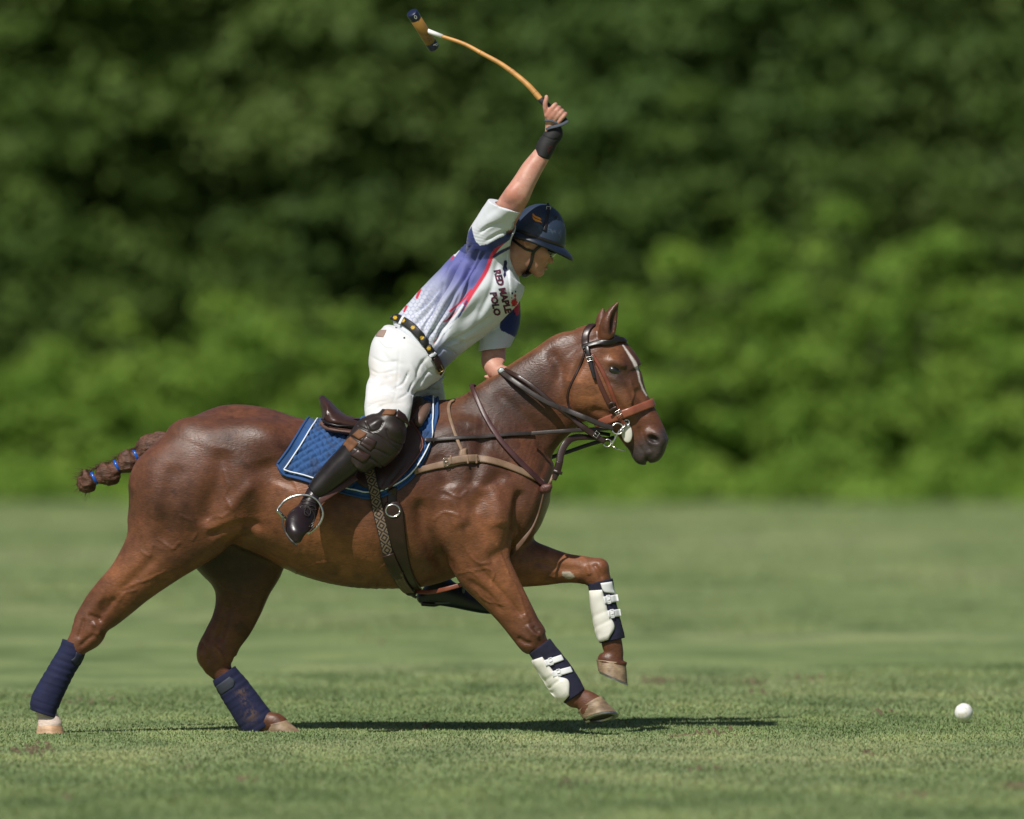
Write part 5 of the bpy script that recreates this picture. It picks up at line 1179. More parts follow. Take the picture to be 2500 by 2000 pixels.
c = mix(c, [.44, .19, .14], .55*(fbm(V, 60, 14, 3) > .53)); c = mix(c, [.56, .33, .25], .4*(fbm(V, 40, 18, 3) > .56))
c = mix(c, [.38, .17, .11], .55*blob(x, y, 1295, 640, 60, 45))
c = mix(c, [.40, .13, .11], .7*blob(x, y, 1336, 653, 6, 5))
c = mix(c, [.03, .022, .017], ((y < 592+.25*(x-1290)) & (x < 1282) & (x > 1235) & (y > 556) & (V[:, 1] > -.145)).astype(float)*.85)   # hair below the helmet
body = mesh_obj('body', V, F, M_SKIN, rider, col=np.clip(c, .003, 1)); RB = bvh_of(V, F)
# ---- shirt
SH = Solid()
SH.add(Tube([(962, 778, 1084, 900, .128, -.03), (1000, 737, 1122, 868, .138, -.03), (1046, 684, 1174, 828, .150, -.025), (1090, 636, 1214, 792, .163, -.02), (1124, 604, 1246, 752, .168, -.01), (1152, 578, 1258, 712, .155, 0), (1188, 576, 1254, 680, .12, .01)], ends=(.35, .5)), .03)
SH.add(Tube([(1150, 620, 1235, 645, .09, -.09), (1140, 580, 1242, 604, .088, -.13), (1160, 540, 1258, 560, .086, -.178), (1184, 504, 1272, 526, .084, -.215), (1203, 474, 1288, 502, .082, -.24)]), .035)
SH.add(Tube([(1190, 590, 1205, 690, .12, -.03), (1238, 588, 1240, 688, .078, -.05)], ends=(.5, .1)), .03)
SH.add(Tube([(1190, 690, 1258, 690, .08, .08), (1184, 742, 1270, 738, .076, .12), (1178, 790, 1268, 788, .070, .095), (1172, 835, 1246, 842, .066, .055), (1168, 860, 1236, 876, .064, .03)]), .03)
SH.add(Ell(1215, 700, -.06, 50, 55, .11, -50), .05)          # chest
SH.cut(Tube([(1196, 540, 1258, 558, .050, -.20), (1207, 503, 1280, 520, .066, -.222), (1216, 476, 1294, 498, .074, -.24), (1232, 445, 1308, 470, .074, -.25)]), .004)
SH.clip(Half(1238, 512, -.30, .30, .90, -.18, lo=(-.12, -.6, 1.0), hi=(.30, -.150, 2.5)))
SH.clip(Half(1203, 853, .04, .12, -1, 0, lo=(-.135, -.07, 1.0), hi=(.1, .4, 1.60)))
SH.cut(Tube([(1176, 850, 1235, 856, .050, .036), (1172, 890, 1235, 900, .054, .01)], ends=(.25, 1)), .003)
SH.clip(Half(1015, 846, 0, -.70, -.72, 0, lo=(-.60, -.3, .9), hi=(-.16, .3, 1.75)))
V, F = SH.mesh(.0032, 1, 1.6); N = vnormals(V, F); x, y = pix(V)
# folds: long ones fanning from the arm-pit to the waist, short ones in the sleeve and belly
along = np.stack([(x-1022)/1.0, (y-838)/1.0], 1); ax = np.array([.64, -.77]); t_ = along@ax; n_ = along@np.array([.77, .64])
w1 = np.sin((n_+.10*t_+14*fbm(V, 5, 3))/7.0)*sstep(10, 70, t_)*(1-sstep(190, 300, t_))
w2 = np.sin((n_*1.3-.22*t_+22*fbm(V, 4, 7))/9.5)*sstep(60, 120, t_)*(1-sstep(200, 330, t_))
near = np.clip(-N[:, 1]*1.5, 0, 1)
slv = np.sin((x*.5+y*.9+30*fbm(V, 7, 5))/7.5)*blob(x, y, 1215, 545, 45, 40)
fold = .0065*w1*(.25+fbm(V, 6, 9))*blob(x, y, 1060, 745, 120, 120)+.0055*w2*blob(x, y, 1090, 700, 90, 120)+.0050*slv+.0022*np.sin((x+.25*y+20*fbm(V, 6, 2))/5.5)*blob(x, y, 1235, 650, 22, 50)+.003*(fbm(V, 11, 1)-.5)*2
for pth, w, dp in ([(1130, 610), (1085, 690), (1040, 760), (1010, 800)], 7, .012), ([(1165, 615), (1125, 690), (1090, 750), (1055, 815)], 6, .013), ([(1105, 625), (1060, 700), (1020, 765)], 6, .010), ([(1150, 600), (1105, 660), (1065, 735), (1035, 800), (1028, 835)], 4, .010), ([(1180, 620), (1150, 670), (1128, 730), (1085, 800), (1062, 838)], 4, .010), ([(1075, 690), (1040, 735), (1000, 775)], 4, .008), ([(1060, 800), (1045, 825), (1042, 848)], 3.5, .009), ([(1110, 760), (1078, 800), (1066, 835)], 4, .009), ([(1215, 800), (1160, 830), (1110, 850)], 6, .006), ([(1200, 775), (1140, 815), (1085, 845)], 5, .006), ([(1120, 870), (1085, 850), (1070, 865)], 4, .006), ([(1150, 845), (1110, 830), (1080, 850)], 5, .006), ([(1090, 660), (1065, 720), (1050, 780), (1030, 830)], 4, .007), ([(1145, 640), (1120, 720), (1100, 780), (1075, 840)], 5, .006), ([(1170, 570), (1195, 552), (1225, 545)], 4, .006), ([(1185, 590), (1215, 572), (1245, 562)], 4, .005), ([(1215, 640), (1195, 720), (1160, 790)], 7, .004):
    d, a_ = poly_dist(x, y, spline(np.array(pth, float), 5)); fold -= 1.7*dp*np.exp(-(d/w)**2)*near*np.minimum(1, 4*np.minimum(a_+.06, 1.06-a_))
V = V+N*fold[:, None]
# printed panels
W = np.array([.60, .63, .68]); c = np.tile(W, (len(V), 1)); blue = [.095, .105, .31]; nav = [.012, .022, .125]; red = [.52, .016, .05]
side = in_poly(x, y, [(960, 775), (1000, 730), (1058, 660), (1110, 605), (1140, 570), (1170, 590), (1240, 575), (1238, 592), (1212, 612), (1195, 640), (1178, 680), (1150, 720), (1125, 770), (1090, 800), (1058, 842), (1040, 850), (1015, 820)])
g = sstep(50, 230, t_); c[side] = mix(c, blue, np.clip(.15+g*.95, 0, 1))[side]
c[side] = mix(c, nav, sstep(225, 275, t_)*.9)[side]
hp_ = np.stack([x, y], 1)/11.0; hr_ = np.array([1.0, 1.7320508]); ha_ = np.mod(hp_, hr_)-hr_/2; hb_ = np.mod(hp_-hr_/2, hr_)-hr_/2
hg_ = np.abs(np.where(((ha_**2).sum(1) < (hb_**2).sum(1))[:, None], ha_, hb_)); hexm = (np.maximum(hg_[:, 0]*.5+hg_[:, 1]*.866, hg_[:, 0]) > .41).astype(float)
c[side] = mix(c, [.20, .22, .40], hexm*.55*(1-sstep(90, 175, t_)))[side]
low = in_poly(x, y, [(1050, 858), (1075, 828), (1092, 806), (1120, 775), (1165, 770), (1200, 800), (1150, 860), (1112, 886), (1084, 910)])
c[low] = mix(c, blue, np.clip(.9-sstep(-15, 90, t_), 0, 1))[low]
def line(pts, w, colr, sel=None):
    global c
    d, a_ = poly_dist(x, y, spline(np.array(pts, float), 5)); m = (1-sstep(w*.8, w*1.25, d))*(N[:, 1] < .35)
    if sel is not None: m = m*sel
    c = mix(c, colr, m)
line([(1240, 582), (1222, 598), (1203, 622), (1188, 660), (1170, 690), (1150, 720), (1128, 756)], 4.6, red)
line([(1243, 590), (1225, 607), (1209, 630), (1196, 668), (1178, 700), (1158, 728)], 4.0, W)
line([(1150, 708), (1128, 735), (1098, 760)], 2.6, red); line([(1120, 757), (1104, 775), (1084, 786)], 2.4, red)
line([(1130, 745), (1108, 776), (1085, 802)], 2.8, W); line([(1140, 735), (1118, 775), (1078, 822)], 2.2, nav); line([(1078, 822), (1066, 832), (1060, 842)], 2.4, red)
line([(1248, 603), (1228, 612), (1206, 626)], 3.6, nav)
line([(1056, 850), (1085, 812), (1118, 778)], 2.4, W)
line([(1118, 613), (1100, 632)], 2, red); line([(1026, 708), (1016, 726)], 2.5, red); line([(992, 748), (986, 760)], 2.2, red); line([(1136, 575), (1122, 605), (1110, 622)], 3, W)
# white sleeves with a navy yoke, far sleeve navy above white
sl_w = in_poly(x, y, [(1150, 560), (1162, 590), (1172, 599), (1190, 596), (1225, 576), (1250, 560), (1290, 520), (1260, 460), (1190, 470)])
c[sl_w & (V[:, 1] < -.04)] = W
yoke = in_poly(x, y, [(1120, 610), (1152, 552), (1160, 590), (1171, 600), (1192, 598), (1228, 576), (1252, 560), (1244, 585), (1215, 603), (1195, 615), (1160, 612), (1136, 620)])
c[yoke & (V[:, 1] < 0)] = np.array(nav)*1.15
fs = (V[:, 1] > .0+.0012*np.maximum(0, 1235-x)) & (x > 1190) & (y > 700); c[fs & (y < 820+.5*(x-1250))] = nav
c = mix(c, red, (blob(x, y, 1262, 752, 9, 22) > .5)*(V[:, 1] > .02)*.95)
c = c*(.94+.12*fbm(V, 60, 3))[:, None]
M_SHIRT = material('shirt_knit', rough=.72, attr=True, bump=(900, .15, .0006), sheen=.15)
shirt = mesh_obj('shirt', V, F, M_SHIRT, rider, col=np.clip(c, .003, 1)); SHB = bvh_of(V, F)
# collar
M_WCOT = material('white_cotton', (.62, .65, .70), .75, bump=(500, .2, .0006))
CO = Solid().add(Tube([(1262, 578, 1262, 690, .068, HY), (1246, 586, 1246, 692, .072, HY+.005), (1225, 594, 1228, 700, .082, HY+.01)]), .01)
CO.clip(Half(1249, 640, HY, .97, .22, -.05)); CO.clip(Half(1234, 640, HY, -.97, -.15, 0)); CO.cut(Tube([(1290, 585, 1290, 672, .060, HY), (1240, 590, 1244, 682, .0655, HY+.008)]), .003)
V, F = CO.mesh(.0035, 1); x, y = pix(V); cc = np.tile([.60, .63, .68], (len(V), 1)); cc = mix(cc, nav, ((y > 599) & (y < 607)).astype(float)); cc = mix(cc, red, (y < 594).astype(float))
mesh_obj('collar', V, F, M_SHIRT, shirt, col=cc)
Vc = np.array([np.array(P(*q)) for q in ((1246, 688, HY-.045), (1255, 677, HY-.020), (1261, 677, HY+.0), (1267, 698, HY-.012), (1259, 688, HY-.022), (1247, 696, HY-.045))])
Vc = np.vstack([Vc, Vc+np.array([0, .006, 0])]); mesh_obj('collar_tip', Vc, [(0, 1, 2, 3, 4, 5), (11, 10, 9, 8, 7, 6)]+[(i, (i+1) % 6, 6+(i+1) % 6, 6+i) for i in range(6)], M_WCOT, shirt, smooth=False)
# lettering and badges laid on the cloth
def place_text(txt, size_px, org, deg, mat, parent, bvhs, name='lettering', off=.0015, sx=1.0, shear=0.0, embolden=0.0):
    cu = bpy.data.curves.new('t', 'FONT'); cu.body = txt; cu.size = 1.0; cu.resolution_u = 2; cu.offset = embolden; cu.shear = shear
    ob = bpy.data.objects.new('t', cu); COL.objects.link(ob); dg = bpy.context.evaluated_depsgraph_get(); me = ob.evaluated_get(dg).to_mesh()
    bm = bmesh.new(); bm.from_mesh(me); bmesh.ops.triangulate(bm, faces=bm.faces)
    for _ in range(2): bmesh.ops.subdivide_edges(bm, edges=[e for e in bm.edges if e.calc_length() > .18], cuts=1)
    bmesh.ops.triangulate(bm, faces=bm.faces)
    vs_ = [v.co.copy() for v in bm.verts]; bm.verts.index_update(); fs_ = [[v.index for v in f.verts] for f in bm.faces]; bm.free(); ob.to_mesh_clear if False else None
    bpy.data.objects.remove(ob); bpy.data.curves.remove(cu)
    a = R(deg); out = []
    for v in vs_:
        u, w = v.x*size_px*sx, -v.y*size_px; px_, py_ = org[0]+u*math.cos(a)-w*math.sin(a), org[1]+u*math.sin(a)+w*math.cos(a); h = cast(px_, py_, bvhs)
        out.append(np.array(h[0]+h[1]*off) if h else np.array(P(px_, py_, -.1)))
    return mesh_obj(name, np.array(out), fs_, mat, parent, smooth=False)
M_TXT = material('print_maroon', (.10, .010, .035), .7); M_NAVYP = material('print_navy', (.010, .012, .06), .7); M_REDP = material('print_red', (.50, .012, .03), .7)
for tx, sz, og, dg in (('RED MAPLE', 21.5, (1205, 660), 74.5), ('POLO', 22, (1196, 714), 79)):
    place_text(tx, sz, og, dg, M_NAVYP, shirt, [SHB], off=.0012, embolden=.05, shear=.1)
    place_text(tx, sz, (og[0]+.8, og[1]), dg, M_TXT, shirt, [SHB], off=.0026, embolden=.02, shear=.1)
def poly_print(name, pts, mat, parent, bvhs, off=.002):
    V = []; cx_, cy_ = np.mean(pts, 0)
    for q in pts:
        h = cast(q[0], q[1], bvhs); V.append(np.array(h[0]+h[1]*off) if h else np.array(P(q[0], q[1], -.06)))
    h = cast(cx_, cy_, bvhs); V.append(np.array(h[0]+h[1]*off) if h else np.mean(V, 0)); n = len(pts)
    return mesh_obj(name, np.array(V), [(i, (i+1) % n, n) for i in range(n)], mat, parent, smooth=False)
# small rider badge by the collar
poly_print('badge', [(1230, 637), (1235, 635), (1238, 641), (1236, 650), (1238, 660), (1233, 664), (1235, 672), (1231, 679), (1228, 672), (1230, 664), (1226, 656), (1229, 648)], M_NAVYP, shirt, [SHB])
# red maple leaf with splashes on the far chest
leaf = [(0, -17), (3, -11), (7, -13), (6, -5), (11, -9), (13, -5), (18, -5), (15, 1), (17, 4), (8, 8), (9, 12), (1, 10), (0, 18), (-1, 10), (-9, 12), (-8, 8), (-17, 4), (-15, 1), (-18, -5), (-13, -5), (-11, -9), (-6, -5), (-7, -13), (-3, -11)]
poly_print('maple_leaf', [(1255+.42*a*math.cos(.3)-.75*b*math.sin(.3), 738+.52*a*math.sin(.3)+.75*b*math.cos(.3)) for a, b in leaf], M_REDP, shirt, [SHB], .0025)
for qx, qy, r in ((1250, 716, 2), (1257, 722, 2.6), (1252, 760, 1.8), (1258, 712, 1.6), (1261, 750, 2.8), (1249, 727, 1.3), (1256, 766, 2)):
    poly_print('splash', [(qx+r*math.cos(t), qy+r*1.5*math.sin(t)) for t in np.linspace(0, 6.28, 9)[:-1]], M_REDP if qx % 2 else M_NAVYP, shirt, [SHB], .002)
# ---- breeches
BR = Solid()
BR.add(Tube([(948, 782, 1078, 906, .135, -.035), (925, 808, 1080, 915, .148, -.04), (904, 842, 1070, 925, .150, -.055), (897, 885, 1045, 938, .130, -.09), (900, 922, 1020, 950, .105, -.15), (894, 950, 1013, 960, .092, -.21), (890, 985, 1005, 988, .080, -.275), (892, 1018, 1000, 1025, .072, -.315), (896, 1040, 990, 1048, .066, -.33)], ends=(.3, .5)), .03)
BR.add(Tube([(960, 870, 1078, 915, .10, .05), (985, 915, 1078, 935, .09, .11), (1005, 950, 1084, 965, .08, .17), (1012, 985, 1088, 1000, .072, .24), (1015, 1030, 1090, 1040, .065, .30)]), .03)
BR.add(Ell(1056, 912, -.02, 26, 16, .06, -25), .02)
BR.clip(Half(1020, 834, 0, .70, .72, 0, lo=(-.60, -.3, .8), hi=(-.1, .3, 1.75)))
V, F = BR.mesh(.0045, 1, 2.2); N = vnormals(V, F); x, y = pix(V); near = np.clip(-N[:, 1]*1.6, 0, 1)
fold = .0025*(fbm(V, 8, 3)-.5)*2+.002*np.sin((y*.8+x*.5+30*fbm(V, 6, 4))/8)*blob(x, y, 930, 960, 55, 60)+.005*np.sin((x*.9-y*.35+26*fbm(V, 5, 6))/8)*blob(x, y, 1015, 930, 40, 60)
for pth, w, dp in ([(1078, 920), (1060, 938), (1045, 952), (1010, 965)], 5, .014), ([(1010, 890), (1025, 925), (1015, 960), (1005, 985)], 6, .007), ([(900, 915), (930, 925), (960, 920)], 5, .006), ([(897, 935), (920, 942), (945, 938)], 4, .005), ([(905, 975), (930, 962), (965, 965)], 5, .004), ([(975, 850), (972, 900), (966, 960), (955, 990)], 2.5, .0015), ([(1040, 950), (1060, 955), (1082, 950)], 4, .006), ([(920, 1000), (945, 985), (985, 985)], 4, .004), ([(930, 850), (950, 880), (990, 890)], 6, .003), ([(1030, 880), (1048, 905), (1065, 915)], 4, .005), ([(900, 900), (925, 912), (965, 905)], 3, .005), ([(896, 955), (925, 950), (975, 958)], 3, .005), ([(1000, 905), (985, 935), (960, 950)], 3, .005), ([(1012, 930), (995, 960), (970, 975)], 3, .005), ([(893, 1000), (915, 985), (950, 978)], 3, .004), ([(1045, 870), (1025, 895), (1015, 930)], 4, .006), ([(920, 830), (940, 850), (965, 852)], 3, .003), ([(905, 870), (935, 885), (975, 880)], 3, .003), ([(1060, 900), (1040, 915), (1020, 945)], 3, .006):
    d, a_ = poly_dist(x, y, spline(np.array(pth, float), 5)); fold -= 1.0*dp*np.exp(-(d/w)**2)*near*np.minimum(1, 4*np.minimum(a_+.06, 1.06-a_))
V = V+N*fold[:, None]
c = np.tile([.62, .63, .645], (len(V), 1))*(.94+.12*fbm(V, 14, 2))[:, None]
c = mix(c, [.50, .44, .36], .35*(fbm(V, 10, 8) > .56)*(blob(x, y, 960, 925, 50, 30)+blob(x, y, 940, 985, 60, 22)+blob(x, y, 905, 900, 15, 40)))
breeches = mesh_obj('breeches', V, F, material('white_denim', rough=.8, attr=True, bump=(420, .35, .001), sheen=.1), rider, col=np.clip(c, 0, 1)); BRB = bvh_of(V, F)
patch('waist_label', [(928, 806), (921, 813), (917, 822)], [(944, 806), (940, 816), (936, 824)], material('label_leather', (.28, .20, .16), .7), breeches, [BRB], .001, .002, ny=8, nx=8)
for q in ((967, 801), (987, 825)): h = cast(*q, [BRB]); ball('rivet', *q, h[0].y-.001, 2.4, 2.4, .003, M_LEA_DK, breeches, n=8)
p, q = drape([(1081, 917), (1076, 927), (1062, 939), (1046, 950)], [BRB], .003); V, F = ribbon(p, q, .010, .005); mesh_obj('fly_flap', V, F, M_WCOT, breeches)
# belt: black with gold motifs, brown at the buckle
belt = strap('belt', [(955, 779), (961, 777), (970, 778), (985, 785), (1003, 796), (1020, 813), (1036, 834), (1049, 855), (1058, 873)], 21, material('belt_black', (.010, .010, .010), .55, bump=(300, .3, .001)), rider, [BRB, SHB], .005, .006, sm=4)
strap('belt_tab', [(1052, 860), (1060, 876), (1068, 892), (1075, 906)], 23, M_LEA_DK, belt, [BRB, SHB], .008, .006)
M_GOLD = material('gold_thread', (.55, .34, .02), .6, bump=(300, .5, .001))
for (qx, qy) in ((965, 776), (984, 783), (1008, 800), (1030, 825), (1047, 851)):
    st_ = [(0, -5), (1.6, -3), (4, -4), (3.6, -1.4), (5.5, .5), (3, 1.5), (3.5, 4), (1, 3), (0, 5.5), (-1, 3), (-3.5, 4), (-3, 1.5), (-5.5, .5), (-3.6, -1.4), (-4, -4), (-1.6, -3)]
    h = cast(qx, qy, [BRB, SHB]); BT = bvh_of(*(lambda o: (np.array([list(o.matrix_basis.translation+rider.location+v.co) for v in o.data.vertices]), np.array([list(p.vertices) for p in o.data.polygons if len(p.vertices) == 4])))(belt))
    poly_print('belt_motif', [(qx+1.1*a, qy+1.1*b) for a, b in st_], M_GOLD, belt, [BT, BRB, SHB], .0012)
for pts_ in ([(990, 777), (985, 785), (980, 795)], [(1062, 858), (1055, 866), (1046, 873)]): strap('belt_loop', pts_, 8, M_WCOT, breeches, [BRB, SHB], .013, .004, n=5)
h = cast(1072, 900, [BRB, SHB]); buckle('buckle', 1073, 901, (h[0].y if h else -.1)-.018, 17, 15, 60, material('brass', (.35, .25, .12), .35, metal=1.0), belt, .0025)
# ---- boots, knee guards
M_BOOT = material('polished_boot', (.012, .009, .008), .30, bump=(60, .12, .002), noise=(12, .3), rough_noise=(10, .1)); M_SHOE = material('shoe_leather', (.014, .008, .009), .32, bump=(45, .2, .002), noise=(14, .3))
BT_ = Solid().add(Tube([(850, 1068, 905, 1126, .062, -.365), (826, 1096, 880, 1148, .060, -.365), (789, 1136, 840, 1178, .055, -.368), (756, 1178, 800, 1208, .048, -.37), (746, 1192, 782, 1216, .045, -.37)], ends=(.5, .3)), .01)
BT_.clip(Half(764, 1204, -.37, -.80, -.60, 0))
V, F = BT_.mesh(.0045, 1); boot = mesh_obj('boot', V, F, M_BOOT, rider)
FT = Solid().add(Tube([(750, 1194, 788, 1214, .040, -.37), (738, 1216, 781, 1232, .042, -.385), (722, 1245, 776, 1252, .045, -.41), (700, 1262, 764, 1284, .046, -.45), (698, 1290, 750, 1303, .042, -.48), (712, 1318, 736, 1322, .026, -.495)], ends=(.6, .5)), .01)
V, F = FT.mesh(.004, 1); shoe = mesh_obj('shoe', V, F, M_SHOE, boot)
FTB = bvh_of(V, F)
p, q = drape([(694, 1262), (692, 1276), (698, 1298), (711, 1318), (726, 1331)], [FTB], .000); V, F = ribbon(p, q, .012, .006); mesh_obj('sole_edge', V, F, material('sole_welt', (.045, .04, .036), .6), boot)
M_LACE = material('lace', (.016, .012, .012), .7)
lc = []
for a_, b_ in (((738, 1232), (768, 1240)), ((742, 1240), (764, 1250)), ((736, 1224), (772, 1230)), ((744, 1250), (756, 1262))):
    p, q = drape([a_, ((a_[0]+b_[0])/2, (a_[1]+b_[1])/2-3), b_], [FTB], .002, n=5); lc.append(pipe(p, .0018, 5))
for lp in ([(748, 1236), (758, 1250), (750, 1262), (742, 1254), (748, 1240)], [(752, 1238), (766, 1256), (762, 1284), (758, 1296)], [(750, 1238), (764, 1236), (770, 1246), (756, 1244)]):
    p, q = drape(lp, [FTB], .004, n=6); lc.append(pipe(p, .0017, 5))
V, F = join_parts(lc); mesh_obj('lace', V, F, M_LACE, boot)
# far boot seen below the belly
FB2 = Solid().add(Tube([(1042, 1330, 1090, 1330, .05, .36), (1042, 1400, 1095, 1400, .045, .36), (1040, 1440, 1105, 1440, .043, .36)]), .01).add(Tube([(1036, 1440, 1034, 1476, .036, .36), (1070, 1420, 1070, 1478, .042, .36), (1110, 1424, 1106, 1484, .045, .36), (1150, 1444, 1142, 1492, .045, .37), (1185, 1468, 1176, 1498, .04, .38), (1206, 1486, 1202, 1500, .026, .385)]), .03)
FB2.add(Tube([(1030, 1466, 1030, 1480, .034, .36), (1058, 1468, 1058, 1482, .036, .36), (1070, 1468, 1070, 1480, .03, .36)], ends=(.3, .3)), .004)
V, F = FB2.mesh(.005, 1); mesh_obj('boot', V, F, material('blue_black_leather', (.010, .013, .022), .4, bump=(60, .2, .002)), rider)
KN = Solid().add(Tube([(924, 1004, 986, 1006, .072, -.320), (904, 1020, 995, 1030, .072, -.332), (876, 1044, 995, 1062, .070, -.348), (852, 1066, 976, 1094, .069, -.36), (836, 1090, 932, 1136, .066, -.368), (850, 1122, 896, 1160, .062, -.37)], ends=(.25, .3)), .012)
KN.add(Ell(960, 1050, -.384, 22, 16, .030, 20), .02)        # knee cup
KN.add(Ell(912, 1038, -.396, 22, 9, .018, -35), .012)
KN.clip(Half(955, 1000, -.32, .12, 1, 0)); KN.clip(Half(858, 1128, -.37, -.75, -.66, 0))
V, F = KN.mesh(.004, 1); N = vnormals(V, F); x, y = pix(V); g_ = 0
for pth, w, dp in ([(944, 1050), (955, 1075), (985, 1085)], 2.2, .005), ([(893, 1030), (905, 1052), (925, 1048), (935, 1030)], 2, .005), ([(838, 1076), (880, 1100), (920, 1130), (935, 1142)], 2.4, .006), ([(850, 1062), (895, 1086), (950, 1112)], 2.2, .005), ([(875, 1040), (920, 1062), (955, 1085), (975, 1100)], 2, .004):
    d, a_ = poly_dist(x, y, spline(np.array(pth, float), 5)); g_ = g_-dp*np.exp(-(d/w)**2)
V = V+N*(g_+.002*(fbm(V, 14, 3)-.5))[:, None]
knee = mesh_obj('knee_guard', V, F, material('guard_leather', (.019, .012, .009), .43, bump=(70, .25, .002), noise=(14, .35), rough_noise=(12, .1)), rider); KB = bvh_of(V, F)
M_BRN = material('brown_inset', (.14, .055, .020), .75, bump=(150, .5, .001), noise=(30, .3))
patch('inset', [(876, 1048), (868, 1055), (860, 1062)], [(897, 1058), (889, 1067), (876, 1074)], M_BRN, knee, [KB], .001, .003, ny=10, nx=10)
patch('inset', [(856, 1066), (844, 1076), (837, 1088)], [(876, 1082), (868, 1092), (853, 1106)], M_BRN, knee, [KB], .001, .003, ny=10, nx=10)
patch('strap_end', [(894, 1064), (886, 1072), (878, 1084)], [(920, 1078), (914, 1092), (904, 1102)], M_LEA_DK, knee, [KB], .002, .004, ny=12, nx=12)
patch('strap_end', [(874, 1096), (866, 1104), (856, 1112)], [(905, 1112), (896, 1124), (884, 1130)], M_LEA_DK, knee, [KB], .002, .004, ny=12, nx=12)
patch('inset', [(942, 1000), (936, 1008), (932, 1014)], [(968, 1000), (966, 1008), (962, 1014)], M_BRN, knee, [KB, BRB], .002, .003, ny=8, nx=10)
patch('strap_end', [(972, 1000), (968, 1010), (966, 1018)], [(988, 1012), (994, 1022), (1000, 1040)], M_LEA_DK, knee, [KB, BRB], .002, .004, ny=10, nx=10)
# ---- helmet in its own tilted frame
hc, hs_ = math.cos(R(20)), math.sin(R(20))
def HPt(a, b, Yd=0.0): return P(1309+a*hc+b*hs_, 588+a*hs_-b*hc, HY+Yd)
HE_ = Solid().add(Ell(1309, 586, HY, 71, 90, .112, 18), .01)
HE_.clip(Half(1309, 588, HY, -hs_, -hc, 0)); HE_.cut(Ell(1309, 592, HY, 62, 82, .098, 18), .003)
V, F = HE_.mesh(.0042, 1); x, y = pix(V)
c = np.tile([.020, .034, .066], (len(V), 1))*(.8+.45*fbm(V, 16, 3))[:, None]; c = mix(c, [.10, .13, .18], .4*(fbm(V, 60, 5) > .63)*blob(x, y, 1345, 560, 45, 35))
M_HELM = material('helmet_shell', rough=.55, attr=True, bump=(500, .15, .0006))
helmet = mesh_obj('helmet', V, F, M_HELM, rider, col=c); HLB = bvh_of(V, F)
n = 64; rings = []
for rr, dz, th in ((.985, 3, 0), (1.06, 1, 0), (1.13, -3, 0), (1.17, -8, 0), (1.165, -12, 0), (1.10, -8, 0), (.98, -3, 0), (.93, 0, 0)):
    rg = []
    for k in range(n):
        t = 2*math.pi*k/n; f = max(0, math.cos(t)); ext = 1+(rr-.95)*(1.1*f-.35*max(0, -math.cos(t)))
        rg.append(np.array(HPt(70*rr*ext*math.cos(t), dz*(1+.35*f*f)-4*f*f*(rr > 1.0)*(rr-.95)*5+3, .110*(1+(rr-1)*.8)*math.sin(t))))
    rings.append(np.array(rg))
V, F = loft(rings+[rings[0]], caps=(False, False)); mesh_obj('brim', V, F, material('brim_leather', (.008, .014, .030), .42, bump=(120, .2, .001), noise=(20, .4)), helmet)
rings = []
for rr, dz in ((1.012, 4), (1.03, 5), (1.03, 11), (1.012, 13)):
    rings.append(np.array([np.array(HPt(70*rr*math.cos(t), dz+1.5*max(0, math.cos(t)), .110*rr*math.sin(t))) for t in np.linspace(0, 2*math.pi, n, endpoint=False)]))
V, F = loft(rings, caps=(False, False)); mesh_obj('helmet_band', V, F, M_LEA_BLK, helmet)
strap('helmet_strap', [(1329, 564), (1333, 545), (1337, 528), (1340, 512), (1336, 497)], [8, 8, 8, 9, 8], M_LEA_BLK, helmet, [HLB], .002, .004)
h = cast(1339, 510, [HLB]); buckle('buckle', 1339, 510, h[0].y-.007, 10, 11, 10, M_STEEL, helmet, .0012)
h = cast(1357, 533, [HLB]); torus('vent', h[0]+h[1]*.001, (1, .3, 0), (0, -.2, 1), .0065, .0075, .0022, M_LEA_BLK, helmet, n=16)
M_ORG = material('orange_print', (.85, .30, .02), .5)
poly_print('flame_badge', [(1301, 521), (1304, 526), (1311, 529), (1318, 532), (1322, 537), (1318, 537), (1310, 534), (1303, 530), (1300, 526)], M_ORG, helmet, [HLB], .0016)
poly_print('flame_badge', [(1299, 528), (1304, 533), (1311, 536), (1319, 539), (1324, 545), (1317, 543), (1308, 541), (1302, 536)], M_ORG, helmet, [HLB], .0016)
# chin harness, sunglasses
RH = [RB]
hn = empty('chin_harness', P(1300, 615, HY-.07)); attach(hn, rider)
strap('web_strap', [(1244, 578), (1258, 590), (1275, 602), (1290, 610), (1302, 613)], 6, M_LEA_BLK, hn, RH, .003, .004)
strap('web_strap', [(1322, 596), (1314, 604), (1306, 611), (1301, 620), (1297, 640), (1290, 656), (1284, 668)], 8, M_LEA_BLK, hn, RH, .004, .004)
S_ = Solid().add(Ell(1282, 672, HY-.03, 9, 6, .03, 10), .01).add(Ell(1290, 668, HY, 8, 5, .04, 10), .01); V, F = S_.mesh(.004, 1); mesh_obj('chin_cup', V, F, M_LEA_BLK, hn)
M_LENS = material('dark_lens', (.012, .013, .006), .08, spec=.8, coat=.5)
G_ = Solid().add(Ell(1341, 615, HY, 17, 14, .066, 15), .004); G_.cut(Ell(1322, 608, HY, 24, 30, .062, 15), .004)
V, F = G_.mesh(.003, 1); gl = mesh_obj('sunglasses', V, F, M_LENS, rider)
p, q = drape([(1338, 606), (1322, 600), (1304, 592), (1290, 586)], [RB], .004); V, F = ribbon(p, q, .005, .003); mesh_obj('temple_arm', V, F, M_BLACKPL, gl)
